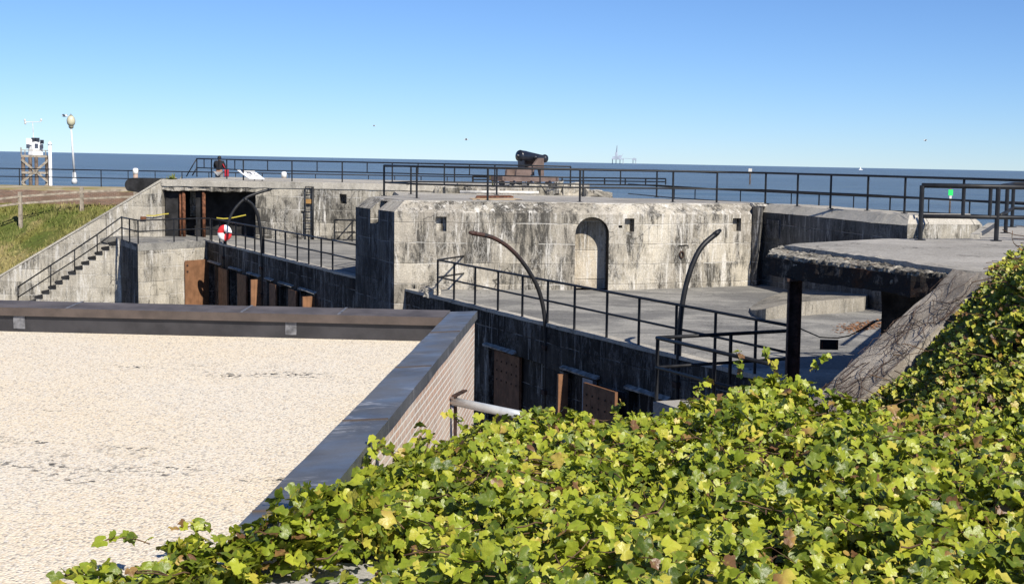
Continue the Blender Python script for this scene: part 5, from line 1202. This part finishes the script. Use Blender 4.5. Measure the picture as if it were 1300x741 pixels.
obj('pole', MB().tube([(g0.x, YB2, ZS - 1), (g0.x, YB2, g0.z - 1.5)], .35, 8), M['pile'], t); obj('top_mark', MB().box((g0.x, YB2, g0.z - .8), (.75, .1, .8)), M['offwhite'], t)
YR = 11000.; rx = lambda px: XD(px, YR); rz = lambda py: Pd(785, py, YR).z; k_ = YR / FPX
t = thing('oil_rig', 'pale offshore gas platform with a tall derrick on the horizon', 'oil rig', (rx(784), YR, ZS))
obj('deck', MB().box((rx(783), YR, rz(202)), (k_ * 7.5, 50, k_ * .7)).box((rx(782), YR, rz(200)), (k_ * 5.5, 40, k_ * 1.3)), M['rig'], t)
for px in (776.5, 781, 786, 790): obj('leg', MB().tube([(rx(px), YR, ZS - 5), (rx(px), YR, rz(201))], k_ * .45, 6), M['rig'], t)
obj('derrick', MB().tube([(rx(781.5), YR, rz(200)), (rx(782), YR, rz(184.5))], [k_ * 1.7, k_ * .3], 4).box((rx(780.8), YR, rz(196.5)), (k_ * 1.2, 20, k_ * 3)), M['rig'], t)
obj('crane', MB().bar((rx(787), YR, rz(200)), (rx(790), YR, rz(195)), k_ * .5, k_ * .5).box((rx(786), YR, rz(198.5)), (k_ * 2, 20, k_ * 1.4)), M['rig'], t)
obj('bridge', MB().bar((rx(790), YR, rz(201)), (rx(801), YR, rz(201.4)), k_ * .5, k_ * .6), M['rig'], t)
obj('satellite_deck', MB().box((rx(804), YR, rz(202)), (k_ * 2.6, 30, k_ * 1.1)).box((rx(804), YR, rz(200.6)), (k_ * 1.2, 20, k_ * .4)), M['rig'], t)
for px in (802.5, 806): obj('leg', MB().tube([(rx(px), YR, ZS - 5), (rx(px), YR, rz(201))], k_ * .4, 6), M['rig'], t)
YBo = 5000.; kb_ = YBo / FPX; bx_ = XD(1090.5, YBo); t = thing('sailing_boat', 'tiny white boat on the horizon above the right railing', 'boat', (bx_, YBo, ZS))
q = MB(); q.prism([(bx_ - kb_ * 2.4, YBo), (bx_ - kb_ * 1.8, YBo - 3), (bx_ + kb_ * 2, YBo - 3), (bx_ + kb_ * 3, YBo), (bx_ + kb_ * 2, YBo + 3), (bx_ - kb_ * 1.8, YBo + 3)], ZS - .5, ZS + kb_ * .9); obj('hull', q, M['white'], t)
q = MB(); q.slabxz([(bx_ - kb_ * .6, ZS + kb_), (bx_ + kb_ * 1.4, ZS + kb_), (bx_ + kb_ * .3, ZS + kb_ * 4.2)], YBo - .2, YBo + .2); obj('sail', q, M['white'], t)
for px, py, Y, s_, lab in ((592, 177.5, 150, .34, 'small gull flying above the horizon over the blockhouse'), (1175, 178.5, 150, .3, 'small gull flying high at the right'), (82, 147.5, 110, .35, 'gull flying beside the lamp globe'), (475, 160, 190, .3, 'tiny gull in the sky above the left railing')):
    c = Pd(px, py, Y); q = MB(); q.lathe(c - Vector((s_ * .7, 0, 0)), [(0, .01), (s_ * .3, s_ * .16), (s_ * .8, s_ * .2), (s_ * 1.2, s_ * .1), (s_ * 1.5, .01)], Vector((1, .3, 0)), 8)
    for sg in (-1, 1): q.add([c + Vector((-s_ * .3, 0, 0)), c + Vector((s_ * .25, 0, 0)), c + Vector((s_ * .3, sg * s_ * 1.0, s_ * .45)), c + Vector((sg * s_ * .1 - s_ * .2, sg * s_ * 1.9, s_ * .25)), c + Vector((-s_ * .25, sg * s_, s_ * .4))], [[0, 1, 2, 4], [4, 2, 3]])
    one('gull', q, M['bird'], lab, 'bird', 'gulls over the sea')
